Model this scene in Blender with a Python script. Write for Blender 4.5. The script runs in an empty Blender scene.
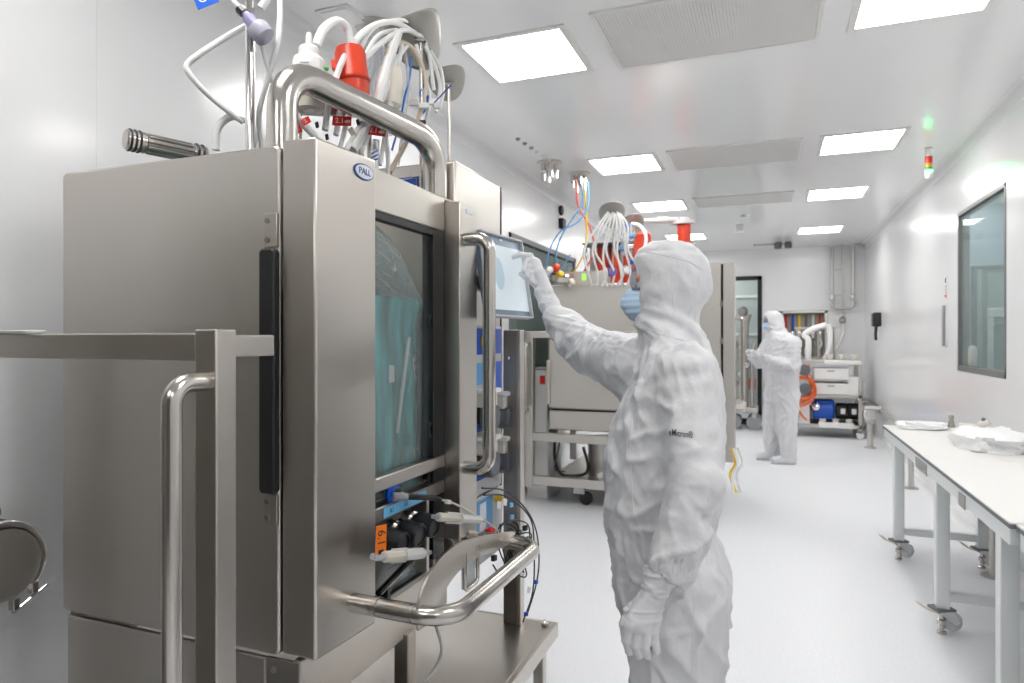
import bpy, math, random
import numpy as np
from mathutils import Vector, Matrix
from mathutils.bvhtree import BVHTree

random.seed(7)
SC = bpy.context.scene
COL = SC.collection

# ---------------------------------------------------------------- camera, world, light level
CAM_H = 1.5
FPX = 663.0                      # focal length in pixels of a 1024 px wide frame
YAW = math.atan(258 / 663)       # the camera is turned left of the room's long axis
HORIZON = 338.0
SA, CA = math.sin(YAW), math.cos(YAW)
cam_d = bpy.data.cameras.new('camera')
cam = bpy.data.objects.new('camera', cam_d)
COL.objects.link(cam)
cam.location = (0, 0, CAM_H)
cam.rotation_euler = (math.pi / 2, 0, YAW)
cam_d.sensor_width = 36
cam_d.lens = FPX / 1024 * 36
cam_d.shift_y = -3.5 / 1024
cam_d.clip_start = 0.05
cam_d.dof.use_dof = True
cam_d.dof.focus_distance = 1.9
cam_d.dof.aperture_fstop = 4.5
SC.camera = cam

wd = bpy.data.worlds.new('world')
SC.world = wd
wd.use_nodes = True
wd.node_tree.nodes['Background'].inputs[0].default_value = (0.9, 0.95, 1, 1)
wd.node_tree.nodes['Background'].inputs[1].default_value = 0.25

SC.view_settings.view_transform = 'Standard'
SC.view_settings.look = 'None'
SC.view_settings.gamma = 1
SC.view_settings.use_curve_mapping = False
SC.view_settings.exposure = 0.42
LIGHT_PANEL_STRENGTH = 14.0
SC.cycles.max_bounces = 14
SC.cycles.diffuse_bounces = 6
SC.cycles.transparent_max_bounces = 16
SC.cycles.caustics_reflective = False
SC.cycles.caustics_refractive = False


def at(px, py, d):
    """the point of the place seen at a photo pixel at a given depth"""
    x = (px - 512) / FPX
    return Vector((d * (-SA + x * CA), d * (CA + x * SA), CAM_H + (HORIZON - py) / FPX * d))


# ---------------------------------------------------------------- materials
MATS = {}


def mat(name, col, rough=0.5, metal=0.0, noise=None, bump=None, coat=0.0, trans=0.0, emit=None, sheen=0, spec=None, sss=0, alpha=None, aniso=0):
    """noise = (scale xyz, amount) tints the colour; bump = (scale xyz, strength, distance)"""
    m = bpy.data.materials.new(name)
    m.use_nodes = True
    nt = m.node_tree
    b = nt.nodes['Principled BSDF']
    b.inputs['Base Color'].default_value = (*col, 1)
    b.inputs['Roughness'].default_value = rough
    b.inputs['Metallic'].default_value = metal
    if coat:
        b.inputs['Coat Weight'].default_value = coat
        b.inputs['Coat Roughness'].default_value = 0.12
    if trans:
        b.inputs['Transmission Weight'].default_value = trans
    if spec is not None:
        b.inputs['Specular IOR Level'].default_value = spec
    if sss:
        b.inputs['Subsurface Weight'].default_value = sss
        b.inputs['Subsurface Radius'].default_value = (0.02, 0.02, 0.02)
        b.inputs['Subsurface Scale'].default_value = 0.5
    if emit:
        b.inputs['Emission Color'].default_value = (*emit[0], 1)
        b.inputs['Emission Strength'].default_value = emit[1]
    tc = nt.nodes.new('ShaderNodeTexCoord')

    def tex(scale, detail=3.0):
        mp = nt.nodes.new('ShaderNodeMapping')
        nt.links.new(tc.outputs['Object'], mp.inputs[0])
        mp.inputs['Scale'].default_value = scale
        n = nt.nodes.new('ShaderNodeTexNoise')
        n.inputs['Scale'].default_value = 1.0
        n.inputs['Detail'].default_value = detail
        nt.links.new(mp.outputs[0], n.inputs['Vector'])
        return n
    if noise:
        n = tex(noise[0])
        r = nt.nodes.new('ShaderNodeMapRange')
        r.inputs['From Min'].default_value = 0.3
        r.inputs['From Max'].default_value = 0.7
        r.inputs['To Min'].default_value = 1 - noise[1]
        r.inputs['To Max'].default_value = 1 + noise[1]
        nt.links.new(n.outputs['Fac'], r.inputs['Value'])
        mx = nt.nodes.new('ShaderNodeVectorMath')
        mx.operation = 'SCALE'
        mx.inputs[0].default_value = col
        nt.links.new(r.outputs[0], mx.inputs['Scale'])
        nt.links.new(mx.outputs[0], b.inputs['Base Color'])
    if bump:
        n = tex(bump[0], 4.0)
        bp = nt.nodes.new('ShaderNodeBump')
        bp.inputs['Strength'].default_value = bump[1]
        bp.inputs['Distance'].default_value = bump[2]
        nt.links.new(n.outputs['Fac'], bp.inputs['Height'])
        nt.links.new(bp.outputs[0], b.inputs['Normal'])
    MATS[name] = m
    return m


def mix_film(name, col, opacity, rough=0.08, bump=None, edge=0.35):
    """thin see-through sheet: transparent, with a gloss that grows at grazing angles"""
    m = bpy.data.materials.new(name)
    m.use_nodes = True
    nt = m.node_tree
    b = nt.nodes['Principled BSDF']
    out = nt.nodes['Material Output']
    b.inputs['Base Color'].default_value = (*col, 1)
    b.inputs['Roughness'].default_value = rough
    tr = nt.nodes.new('ShaderNodeBsdfTransparent')
    mx = nt.nodes.new('ShaderNodeMixShader')
    lw = nt.nodes.new('ShaderNodeLayerWeight')
    lw.inputs['Blend'].default_value = edge
    r = nt.nodes.new('ShaderNodeMapRange')
    r.inputs['To Min'].default_value = opacity
    r.inputs['To Max'].default_value = min(1, opacity + 0.55)
    nt.links.new(lw.outputs['Fresnel'], r.inputs['Value'])
    nt.links.new(r.outputs[0], mx.inputs[0])
    nt.links.new(tr.outputs[0], mx.inputs[1])
    nt.links.new(b.outputs[0], mx.inputs[2])
    nt.links.new(mx.outputs[0], out.inputs[0])
    if bump:
        tc = nt.nodes.new('ShaderNodeTexCoord')
        mp = nt.nodes.new('ShaderNodeMapping')
        mp.inputs['Scale'].default_value = bump[0]
        nt.links.new(tc.outputs['Object'], mp.inputs[0])
        n = nt.nodes.new('ShaderNodeTexNoise')
        n.inputs['Scale'].default_value = 1
        n.inputs['Detail'].default_value = 3
        nt.links.new(mp.outputs[0], n.inputs['Vector'])
        bp = nt.nodes.new('ShaderNodeBump')
        bp.inputs['Strength'].default_value = bump[1]
        bp.inputs['Distance'].default_value = bump[2]
        nt.links.new(n.outputs['Fac'], bp.inputs['Height'])
        nt.links.new(bp.outputs[0], b.inputs['Normal'])
        nt.links.new(bp.outputs[0], lw.inputs['Normal'])
    MATS[name] = m
    return m


M = MATS
mat('wall_paint', (0.84, 0.84, 0.845), 0.22, coat=0.25, noise=((0.7, 0.7, 0.7), 0.012))
mat('ceiling_paint', (0.88, 0.88, 0.88), 0.20, coat=0.25)
mat('floor_vinyl', (0.83, 0.84, 0.865), 0.36, noise=((60, 60, 60), 0.03))
mat('white_trim', (0.82, 0.82, 0.82), 0.3)
mat('seam_sealant', (0.78, 0.78, 0.78), 0.35)
mat('steel', (0.54, 0.505, 0.465), 0.30, 1.0, noise=((2, 2, 2), 0.03), bump=((4, 4, 500), 0.015, 0.001))
mat('steel_panel', (0.56, 0.53, 0.495), 0.32, 1.0, noise=((1.5, 1.5, 1.2), 0.04), bump=((300, 300, 4), 0.02, 0.001))
mat('steel_tube', (0.57, 0.54, 0.505), 0.22, 1.0, noise=((8, 8, 8), 0.04))
mat('steel_inner', (0.62, 0.58, 0.52), 0.55, 1.0)
mat('steel_dark', (0.34, 0.32, 0.30), 0.38, 1.0, noise=((5, 5, 40), 0.06))
mat('steel_far', (0.60, 0.575, 0.54), 0.40, 1.0)
mat('steel_matte', (0.40, 0.39, 0.36), 0.5, 1.0)
mat('chrome', (0.75, 0.74, 0.73), 0.10, 1.0)
mat('black_rubber', (0.012, 0.012, 0.013), 0.45)
mat('black_gloss', (0.012, 0.012, 0.014), 0.18)
mat('black_cap', (0.016, 0.017, 0.02), 0.3)
mat('dark_grey', (0.12, 0.13, 0.14), 0.45)
mat('window_frame_grey', (0.16, 0.165, 0.16), 0.35)
mat('frame_grey', (0.30, 0.31, 0.32), 0.4)
mat('grille_white', (0.74, 0.73, 0.71), 0.45)
mat('grille_back', (0.74, 0.73, 0.71), 0.6)
mat('front_wall_darkened', (0.10, 0.10, 0.10), 0.5)
mat('white_plastic', (0.80, 0.79, 0.77), 0.35)
mat('ivory_plastic', (0.74, 0.69, 0.60), 0.4)
mat('tube_white', (0.86, 0.86, 0.85), 0.32, sss=0.0)
mat('tube_beige', (0.66, 0.55, 0.42), 0.35)
mat('red_plastic', (0.72, 0.055, 0.018), 0.38, noise=((14, 14, 14), 0.08))
mat('red_tag', (0.78, 0.03, 0.02), 0.45)
mat('orange_tag', (0.88, 0.20, 0.01), 0.45)
mat('orange_hose', (0.90, 0.16, 0.02), 0.4)
mat('blue_tag', (0.01, 0.11, 0.62), 0.4)
mat('blue_paint', (0.012, 0.09, 0.50), 0.35)
mat('blue_pale', (0.13, 0.36, 0.66), 0.4)
mat('cyan_tape', (0.17, 0.53, 0.84), 0.4)
mat('blue_cable', (0.02, 0.17, 0.60), 0.4)
mat('red_cable', (0.75, 0.08, 0.05), 0.4)
mat('yellow_plastic', (0.85, 0.55, 0.02), 0.4)
mat('white_print', (0.85, 0.85, 0.85), 0.5)
mat('black_print', (0.02, 0.02, 0.025), 0.5)
mat('navy_print', (0.03, 0.08, 0.30), 0.4)
mat('badge_white', (0.72, 0.76, 0.84), 0.3)
mat('purple_plastic', (0.22, 0.14, 0.42), 0.3)
mat('pump_head', (0.66, 0.64, 0.58), 0.4)
mat('pump_roller', (0.12, 0.13, 0.15), 0.35)
mat('plate_grey', (0.36, 0.36, 0.35), 0.5)
mat('panel_grey', (0.55, 0.56, 0.58), 0.4)
mat('screen_bezel', (0.20, 0.26, 0.34), 0.25)
mat('screen_glass', (0.42, 0.48, 0.52), 0.08, emit=((0.62, 0.70, 0.74), 0.35))
mat('screen_shape', (0.30, 0.40, 0.46), 0.08, emit=((0.45, 0.56, 0.64), 0.3))
mat('suit', (0.68, 0.68, 0.70), 0.48, bump=((45, 45, 28), 0.6, 0.005))
mat('suit_far', (0.70, 0.70, 0.72), 0.6)
mat('suit_seam', (0.66, 0.66, 0.68), 0.6)
mat('glove', (0.67, 0.67, 0.69), 0.45, bump=((60, 60, 160), 0.35, 0.002))
mat('skin', (0.62, 0.33, 0.25), 0.5, sss=0.1)
mat('eye_white', (0.7, 0.7, 0.7), 0.2)
mat('hair', (0.08, 0.05, 0.03), 0.6)
mat('mask_blue', (0.50, 0.66, 0.84), 0.75, bump=((8, 8, 140), 0.3, 0.002))
mat('liquid', (0.05, 0.27, 0.285), 0.14, coat=0.4, noise=((22, 22, 3), 0.65), bump=((16, 16, 4), 0.7, 0.02))  # streaks paint the light and dark of the film's folds into the teal
mat('table_top', (0.80, 0.785, 0.76), 0.35)
mat('table_edge', (0.16, 0.17, 0.185), 0.5)
mat('table_frame', (0.76, 0.785, 0.78), 0.35)
mat('door_grey', (0.50, 0.54, 0.53), 0.3)
mat('beyond_grey', (0.34, 0.40, 0.37), 0.5)
mat('beyond_blue', (0.36, 0.43, 0.49), 0.5)
mat('lamp_fill', (1, 1, 1), 0.5, emit=((0.95, 1.0, 0.98), 7.0))  # emission of the fill lamps added in the rooms beyond
mat('lamp_panel', (1, 1, 1), 0.5, emit=((1.0, 0.99, 0.97), LIGHT_PANEL_STRENGTH))
mat('beacon_green', (0.1, 0.8, 0.2), 0.3, emit=((0.05, 1.0, 0.25), 14.0))
mat('beacon_green_dark', (0.05, 0.45, 0.06), 0.3)
mat('beacon_amber', (0.8, 0.36, 0.02), 0.3)
mat('beacon_red', (0.66, 0.03, 0.02), 0.3)
mat('display_green', (0.1, 0.3, 0.05), 0.3, emit=((0.35, 0.9, 0.1), 0.9))
mat('control_pink', (0.62, 0.35, 0.35), 0.4)
mix_film('window_glass', (0.30, 0.37, 0.35), 0.04, 0.02, edge=0.10)
mix_film('vessel_glass', (0.55, 0.62, 0.60), 0.03, 0.02, edge=0.08)
mix_film('bag_film', (0.80, 0.84, 0.84), 0.12, 0.10, bump=((20, 20, 9), 0.9, 0.02), edge=0.25)
mix_film('poly_bag', (0.86, 0.87, 0.88), 0.75, 0.38, bump=((25, 25, 25), 0.4, 0.01), edge=0.4)
mix_film('clear_plastic', (0.85, 0.87, 0.9), 0.34, 0.1, edge=0.35)
mix_film('lilac_plastic', (0.55, 0.50, 0.78), 0.38, 0.1, edge=0.35)
mix_film('goggle_lens', (0.75, 0.78, 0.9), 0.10, 0.03, edge=0.3)


# ---------------------------------------------------------------- mesh helpers
def V3(p):
    return Vector(p)


def frame_of(axis):
    axis = axis.normalized()
    h = Vector((0, 0, 1)) if abs(axis.z) < 0.9 else Vector((1, 0, 0))
    u = axis.cross(h).normalized()
    return u, axis.cross(u).normalized()


def smooth_path(pts, n=6):
    """Catmull-Rom through the points"""
    P = [Vector(p) for p in pts]
    if len(P) < 3:
        return P
    P = [P[0] * 2 - P[1]] + P + [P[-1] * 2 - P[-2]]
    out = []
    for i in range(1, len(P) - 2):
        a, b, c, d = P[i - 1:i + 3]
        for k in range(n):
            t = k / n
            out.append(0.5 * (2 * b + (c - a) * t + (2 * a - 5 * b + 4 * c - d) * t * t + (3 * b - a - 3 * c + d) * t ** 3))
    out.append(P[-2])
    return out


def fillet_path(pts, r, n=7):
    """polyline with rounded corners, as bent pipe"""
    P = [Vector(p) for p in pts]
    out = [P[0]]
    for i in range(1, len(P) - 1):
        a, b, c = P[i - 1], P[i], P[i + 1]
        d0, d1 = (a - b).normalized(), (c - b).normalized()
        L = min(r, (a - b).length * 0.49, (c - b).length * 0.49)
        p0, p1 = b + d0 * L, b + d1 * L
        for k in range(n + 1):
            t = k / n
            # rational quadratic close to an arc
            w = 0.7071
            q = ((1 - t) ** 2 * p0 + 2 * w * t * (1 - t) * b + t * t * p1) / ((1 - t) ** 2 + 2 * w * t * (1 - t) + t * t)
            out.append(q)
    out.append(P[-1])
    return out


class MB:
    def __init__(self):
        self.v = []
        self.f = []

    def add(self, vs, fs):
        o = len(self.v)
        self.v += [tuple(p) for p in vs]
        self.f += [tuple(i + o for i in f) for f in fs]
        return self

    def bx(self, x0, x1, y0, y1, z0, z1):
        vs = [(x, y, z) for z in (z0, z1) for y in (y0, y1) for x in (x0, x1)]
        return self.add(vs, [(0, 2, 3, 1), (4, 5, 7, 6), (0, 1, 5, 4), (2, 6, 7, 3), (0, 4, 6, 2), (1, 3, 7, 5)])

    def obox(self, c, u, v, w):
        """oriented box: centre and three half vectors"""
        c, u, v, w = map(Vector, (c, u, v, w))
        vs = [c + u * a + v * b + w * d for d in (-1, 1) for b in (-1, 1) for a in (-1, 1)]
        fs = [(0, 2, 3, 1), (4, 5, 7, 6), (0, 1, 5, 4), (2, 6, 7, 3), (0, 4, 6, 2), (1, 3, 7, 5)]
        if u.cross(v).dot(w) < 0:
            fs = [f[::-1] for f in fs]
        return self.add(vs, fs)

    def tube(self, pts, r, n=12, caps=True):
        P = [Vector(p) for p in pts]
        m = len(P)
        R = [r] * m if not isinstance(r, (list, tuple)) else list(r)
        T = [((P[min(i + 1, m - 1)] - P[max(i - 1, 0)]).normalized() if (P[min(i + 1, m - 1)] - P[max(i - 1, 0)]).length > 1e-9 else Vector((0, 0, 1))) for i in range(m)]
        u, w = frame_of(T[0])
        vs = []
        for i in range(m):
            u = (u - T[i] * u.dot(T[i]))
            if u.length < 1e-6:
                u, _ = frame_of(T[i])
            u.normalize()
            w = T[i].cross(u)
            for k in range(n):
                a = 2 * math.pi * k / n
                vs.append(P[i] + (u * math.cos(a) + w * math.sin(a)) * R[i])
        fs = []
        for i in range(m - 1):
            for k in range(n):
                k2 = (k + 1) % n
                fs.append((i * n + k, i * n + k2, (i + 1) * n + k2, (i + 1) * n + k))
        if caps:
            fs.append(tuple(range(n))[::-1])
            fs.append(tuple(range((m - 1) * n, m * n)))
        return self.add(vs, fs)

    def cyl(self, p0, p1, r0, r1=None, n=18):
        return self.tube([p0, p1], [r0, r0 if r1 is None else r1], n)

    def lathe(self, prof, origin, axis=(0, 0, 1), n=24):
        """prof = [(radius, along)]"""
        origin, axis = Vector(origin), Vector(axis).normalized()
        pts = [origin + axis * a for _, a in prof]
        u, w = frame_of(axis)
        vs = []
        for (r, a), p in zip(prof, pts):
            r = max(r, 1e-5)
            for k in range(n):
                t = 2 * math.pi * k / n
                vs.append(p + (u * math.cos(t) + w * math.sin(t)) * r)
        fs = []
        for i in range(len(prof) - 1):
            for k in range(n):
                k2 = (k + 1) % n
                fs.append((i * n + k, i * n + k2, (i + 1) * n + k2, (i + 1) * n + k))
        fs.append(tuple(range(n))[::-1])
        fs.append(tuple(range((len(prof) - 1) * n, len(prof) * n)))
        return self.add(vs, fs)

    def prism(self, poly, origin, u, v, th):
        """polygon in the (u, v) plane, given thickness along u x v, centred on the plane"""
        origin, u, v = Vector(origin), Vector(u), Vector(v)
        w = u.cross(v).normalized() * th / 2
        n = len(poly)
        vs = [origin + u * a + v * b - w for a, b in poly] + [origin + u * a + v * b + w for a, b in poly]
        fs = [tuple(range(n))[::-1], tuple(range(n, 2 * n))]
        for k in range(n):
            k2 = (k + 1) % n
            fs.append((k, k2, n + k2, n + k))
        return self.add(vs, fs)

    def grid(self, rows, closed=False):
        """rows of points -> quads"""
        m, n = len(rows), len(rows[0])
        vs = [p for r in rows for p in r]
        fs = []
        for i in range(m - 1):
            for k in range(n if closed else n - 1):
                k2 = (k + 1) % n
                fs.append((i * n + k, i * n + k2, (i + 1) * n + k2, (i + 1) * n + k))
        return self.add(vs, fs)

    def build(self, name, material, parent=None, bevel=0.0, smooth=True, solid=0.0, angle=35):
        me = bpy.data.meshes.new(name)
        vs = self.v
        o = bpy.data.objects.new(name, me)
        if parent is None:
            a = np.array(vs)
            base = Vector(((a[:, 0].min() + a[:, 0].max()) / 2, (a[:, 1].min() + a[:, 1].max()) / 2, a[:, 2].min()))
            vs = [(x - base.x, y - base.y, z - base.z) for x, y, z in vs]
            o.location = base
        me.from_pydata(vs, [], self.f)
        me.update()
        if smooth:
            me.polygons.foreach_set('use_smooth', [True] * len(me.polygons))
            me.set_sharp_from_angle(angle=math.radians(angle))
        me.materials.append(M[material] if isinstance(material, str) else material)
        COL.objects.link(o)
        if parent is not None:
            o.parent = parent
            o.matrix_parent_inverse = world_of(parent).inverted()
        if solid:
            md = o.modifiers.new('solid', 'SOLIDIFY')
            md.thickness = solid
            md.offset = 0
        if bevel:
            md = o.modifiers.new('bevel', 'BEVEL')
            md.width = bevel
            md.segments = 2
            md.limit_method = 'ANGLE'
            md.angle_limit = math.radians(40)
            md.harden_normals = False
        return o


def world_of(o):
    m = o.matrix_basis.copy()
    if o.parent:
        m = world_of(o.parent) @ o.matrix_parent_inverse @ m
    return m


def tag(o, label=None, cat=None, group=None, kind=None):
    if label:
        o['label'] = label
    if cat:
        o['category'] = cat
    if group:
        o['group'] = group
    if kind:
        o['kind'] = kind
    return o


def thing(name, label, cat, loc, group=None):
    o = bpy.data.objects.new(name, None)
    o.empty_display_size = 0.1
    COL.objects.link(o)
    o.location = loc
    return tag(o, label, cat, group)


def struct(name, label, mb, material, cat=None, **kw):
    o = mb.build(name, material, **kw)
    return tag(o, label, cat or name.split('_')[0], kind='structure')


def struct_root(name, label, cat, loc):
    o = thing(name, label, cat, loc)
    o['kind'] = 'structure'
    return o


def box(name, material, x0, x1, y0, y1, z0, z1, parent=None, bevel=0.003):
    return MB().bx(x0, x1, y0, y1, z0, z1).build(name, material, parent, bevel=bevel)


def pipe(name, material, pts, r, parent=None, bend=None, n=12):
    P = fillet_path(pts, bend) if bend else smooth_path(pts)
    return MB().tube(P, r, n).build(name, material, parent)


def put_text(name, txt, size, material, parent, origin, u, v, lift=0.0006, depth=0.0004, center=True, squash=1.0):
    cu = bpy.data.curves.new(name, 'FONT')
    cu.body = txt
    cu.size = size
    cu.extrude = depth
    cu.resolution_u = 3
    if center:
        cu.align_x = 'CENTER'
        cu.align_y = 'CENTER'
    tmp = bpy.data.objects.new('tmp_text', cu)
    me = bpy.data.meshes.new_from_object(tmp)
    bpy.data.objects.remove(tmp)
    u, v, origin = Vector(u).normalized(), Vector(v).normalized(), Vector(origin)
    w = u.cross(v)
    vs = [origin + u * p.co.x * squash + v * p.co.y + w * (p.co.z + lift) for p in me.vertices]
    mb = MB().add(vs, [tuple(f.vertices) for f in me.polygons])
    bpy.data.meshes.remove(me)
    bpy.data.curves.remove(cu)
    return mb.build(name, material, parent, smooth=False)


def copy_tree(o, parent=None):
    c = o.copy()
    COL.objects.link(c)
    inv = o.matrix_parent_inverse.copy()
    c.parent = parent
    c.matrix_parent_inverse = inv
    for ch in list(o.children):
        copy_tree(ch, c)
    return c


# ---------------------------------------------------------------- soft bodies: distance fields turned into meshes
RNG = np.random.default_rng(11)
LAT = RNG.random((32, 32, 32)).astype(np.float32)


def noise3(p, off=0.0):
    p = np.asarray(p, dtype=np.float32) + off
    i = np.floor(p).astype(np.int64)
    f = p - i
    f = f * f * (3 - 2 * f)
    i &= 31
    j = (i + 1) & 31
    x0, y0, z0 = i[..., 0], i[..., 1], i[..., 2]
    x1, y1, z1 = j[..., 0], j[..., 1], j[..., 2]
    fx, fy, fz = f[..., 0], f[..., 1], f[..., 2]
    c00 = LAT[x0, y0, z0] * (1 - fx) + LAT[x1, y0, z0] * fx
    c10 = LAT[x0, y1, z0] * (1 - fx) + LAT[x1, y1, z0] * fx
    c01 = LAT[x0, y0, z1] * (1 - fx) + LAT[x1, y0, z1] * fx
    c11 = LAT[x0, y1, z1] * (1 - fx) + LAT[x1, y1, z1] * fx
    return (c00 * (1 - fy) + c10 * fy) * (1 - fz) + (c01 * (1 - fy) + c11 * fy) * fz


def smin(a, b, k):
    h = np.clip(0.5 + 0.5 * (b - a) / k, 0, 1)
    return b * (1 - h) + a * h - k * h * (1 - h)


def smax(a, b, k):
    return -smin(-a, -b, k)


class Field:
    def __init__(self, lo, hi, h):
        self.lo = np.array(lo, dtype=np.float32)
        self.h = h
        n = np.ceil((np.array(hi) - self.lo) / h).astype(int) + 1
        self.n = n
        self.x = (self.lo[0] + h * np.arange(n[0], dtype=np.float32))[:, None, None]
        self.y = (self.lo[1] + h * np.arange(n[1], dtype=np.float32))[None, :, None]
        self.z = (self.lo[2] + h * np.arange(n[2], dtype=np.float32))[None, None, :]
        self.d = np.full(tuple(n), 1.0, dtype=np.float32)

    def sub(self, lo, hi):
        a = np.clip(np.floor((np.array(lo) - self.lo) / self.h).astype(int), 0, self.n - 1)
        b = np.clip(np.ceil((np.array(hi) - self.lo) / self.h).astype(int) + 1, 1, self.n)
        return tuple(slice(int(p), int(q)) for p, q in zip(a, b))

    def cone(self, p, q, r0, r1, k=0.02):
        p, q = np.array(p, dtype=np.float32), np.array(q, dtype=np.float32)
        m = max(r0, r1) + k + 3 * self.h
        s = self.sub(np.minimum(p, q) - m, np.maximum(p, q) + m)
        X, Y, Z = self.x[s[0]] - p[0], self.y[:, s[1]] - p[1], self.z[:, :, s[2]] - p[2]
        ba = q - p
        t = np.clip((X * ba[0] + Y * ba[1] + Z * ba[2]) / max(float(ba @ ba), 1e-9), 0, 1)
        d = np.sqrt((X - t * ba[0]) ** 2 + (Y - t * ba[1]) ** 2 + (Z - t * ba[2]) ** 2) - (r0 + (r1 - r0) * t)
        self.d[s] = smin(self.d[s], d, k)

    def chain(self, pts, rs, k=0.02):
        for i in range(len(pts) - 1):
            self.cone(pts[i], pts[i + 1], rs[i], rs[i + 1], k)

    def ell(self, c, r, rot=0.0, k=0.02, cut=False):
        c = np.array(c)
        m = max(r) + k + 3 * self.h
        s = self.sub(c - m, c + m)
        X, Y, Z = self.x[s[0]] - c[0], self.y[:, s[1]] - c[1], self.z[:, :, s[2]] - c[2]
        cr, sr = math.cos(rot), math.sin(rot)
        A, B = X * cr + Y * sr, -X * sr + Y * cr
        q = np.sqrt((A / r[0]) ** 2 + (B / r[1]) ** 2 + (Z / r[2]) ** 2)
        d = ((q - 1) * min(r)).astype(np.float32)
        self.d[s] = smax(self.d[s], -d, k) if cut else smin(self.d[s], d, k)

    def loft(self, levels, psi, k=0.02):
        """levels (z, cx, cy, half depth, half width): ellipses stacked in z, turned by psi"""
        L = np.array(levels, dtype=np.float32)
        L = L[np.argsort(L[:, 0])]
        zz = self.z[0, 0]
        cols = []
        for c in range(1, 5):
            a = np.interp(zz, L[:, 0], L[:, c])
            w = max(1, int(0.015 / self.h))
            ker = np.ones(2 * w + 1) / (2 * w + 1)
            a = np.convolve(np.pad(a, w, mode='edge'), ker, mode='valid')
            cols.append(a.astype(np.float32)[None, None, :])
        X, Y = self.x - cols[0], self.y - cols[1]
        cr, sr = math.cos(psi), math.sin(psi)
        A, B = X * cr + Y * sr, -X * sr + Y * cr
        a, b = cols[2], cols[3]
        d = (np.sqrt((A / a) ** 2 + (B / b) ** 2) - 1) * np.minimum(a, b)
        d = np.maximum(d, np.maximum(self.z - L[-1, 0], L[0, 0] - self.z))
        self.d = smin(self.d, d.astype(np.float32), k)

    def mesh(self):
        F, h = self.d, self.h
        ins = F < 0
        nx, ny, nz = (int(v) - 1 for v in self.n)
        acc = np.zeros((nx, ny, nz, 3), dtype=np.float32)
        cnt = np.zeros((nx, ny, nz), dtype=np.float32)
        corner = [(i, j, k) for i in (0, 1) for j in (0, 1) for k in (0, 1)]

        def C(A, c):
            return A[c[0]:c[0] + nx, c[1]:c[1] + ny, c[2]:c[2] + nz]
        tot = sum(C(ins, c).astype(np.int8) for c in corner)
        act = (tot > 0) & (tot < 8)
        idx = np.argwhere(act)
        acc = np.zeros((len(idx), 3), dtype=np.float32)
        cnt = np.zeros(len(idx), dtype=np.float32)
        I, J, K = idx.T
        for c in corner:
            for ax in range(3):
                if c[ax]:
                    continue
                e = list(c)
                e[ax] = 1
                a = F[I + c[0], J + c[1], K + c[2]]
                b = F[I + e[0], J + e[1], K + e[2]]
                cr = (a < 0) != (b < 0)
                t = np.where(cr, a / np.where(cr, a - b, 1), 0)
                pos = np.zeros((len(idx), 3), dtype=np.float32) + np.array(c, dtype=np.float32)
                pos[:, ax] += t
                acc += pos * cr[:, None]
                cnt += cr
        V = self.lo + (idx + acc / cnt[:, None]) * h
        vid = np.full((nx, ny, nz), -1, dtype=np.int64)
        vid[I, J, K] = np.arange(len(idx))
        Q = []
        for ax in range(3):
            o1, o2 = (ax + 1) % 3, (ax + 2) % 3
            sl0 = [slice(1, nx), slice(1, ny), slice(1, nz)]
            sl0[ax] = slice(0, (nx, ny, nz)[ax])
            sl1 = list(sl0)
            sl1[ax] = slice(1, (nx, ny, nz)[ax] + 1)
            a, b = ins[tuple(sl0)], ins[tuple(sl1)]
            e = np.argwhere(a != b)
            if not len(e):
                continue
            base = e.copy()
            for q in range(3):
                if q != ax:
                    base[:, q] += 1
            flip = b[tuple(e.T)]

            def cell(d1, d2):
                m = base.copy()
                m[:, o1] += d1
                m[:, o2] += d2
                return vid[tuple(m.T)]
            q = np.stack([cell(-1, -1), cell(0, -1), cell(0, 0), cell(-1, 0)], axis=1)
            q[flip] = q[flip][:, ::-1]
            Q.append(q)
        return V, np.concatenate(Q)


def vnormals(V, Q):
    n = np.cross(V[Q[:, 2]] - V[Q[:, 0]], V[Q[:, 3]] - V[Q[:, 1]])
    N = np.zeros_like(V)
    for k in range(4):
        np.add.at(N, Q[:, k], n)
    return N / np.maximum(np.linalg.norm(N, axis=1, keepdims=True), 1e-9)


def ridge(n, p=3):
    return np.maximum(0, 1 - np.abs(2 * n - 1) * 2.2) ** p


def soft(name, V, Q, material, parent=None):
    mb = MB()
    mb.v = [tuple(map(float, p)) for p in V]
    mb.f = [tuple(map(int, q)) for q in Q]
    return mb.build(name, material, parent, angle=180)
# ================================================================ THE ROOM
XL, XR, YB, YF, H = -2.15, 1.45, 12.2, -3.2, 3.03


def holed(mb, axis, c0, c1, a0, a1, z0, z1, holes):
    """a slab with rectangular openings; axis 'x' = wall of constant x (a runs along y)"""
    A = sorted({a0, a1, *[h[0] for h in holes], *[h[1] for h in holes]})
    Z = sorted({z0, z1, *[h[2] for h in holes], *[h[3] for h in holes]})
    for i in range(len(A) - 1):
        for k in range(len(Z) - 1):
            ca, cz = (A[i] + A[i + 1]) / 2, (Z[k] + Z[k + 1]) / 2
            if any(h[0] < ca < h[1] and h[2] < cz < h[3] for h in holes):
                continue
            if axis == 'x':
                mb.bx(c0, c1, A[i], A[i + 1], Z[k], Z[k + 1])
            else:
                mb.bx(A[i], A[i + 1], c0, c1, Z[k], Z[k + 1])
    return mb


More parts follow.
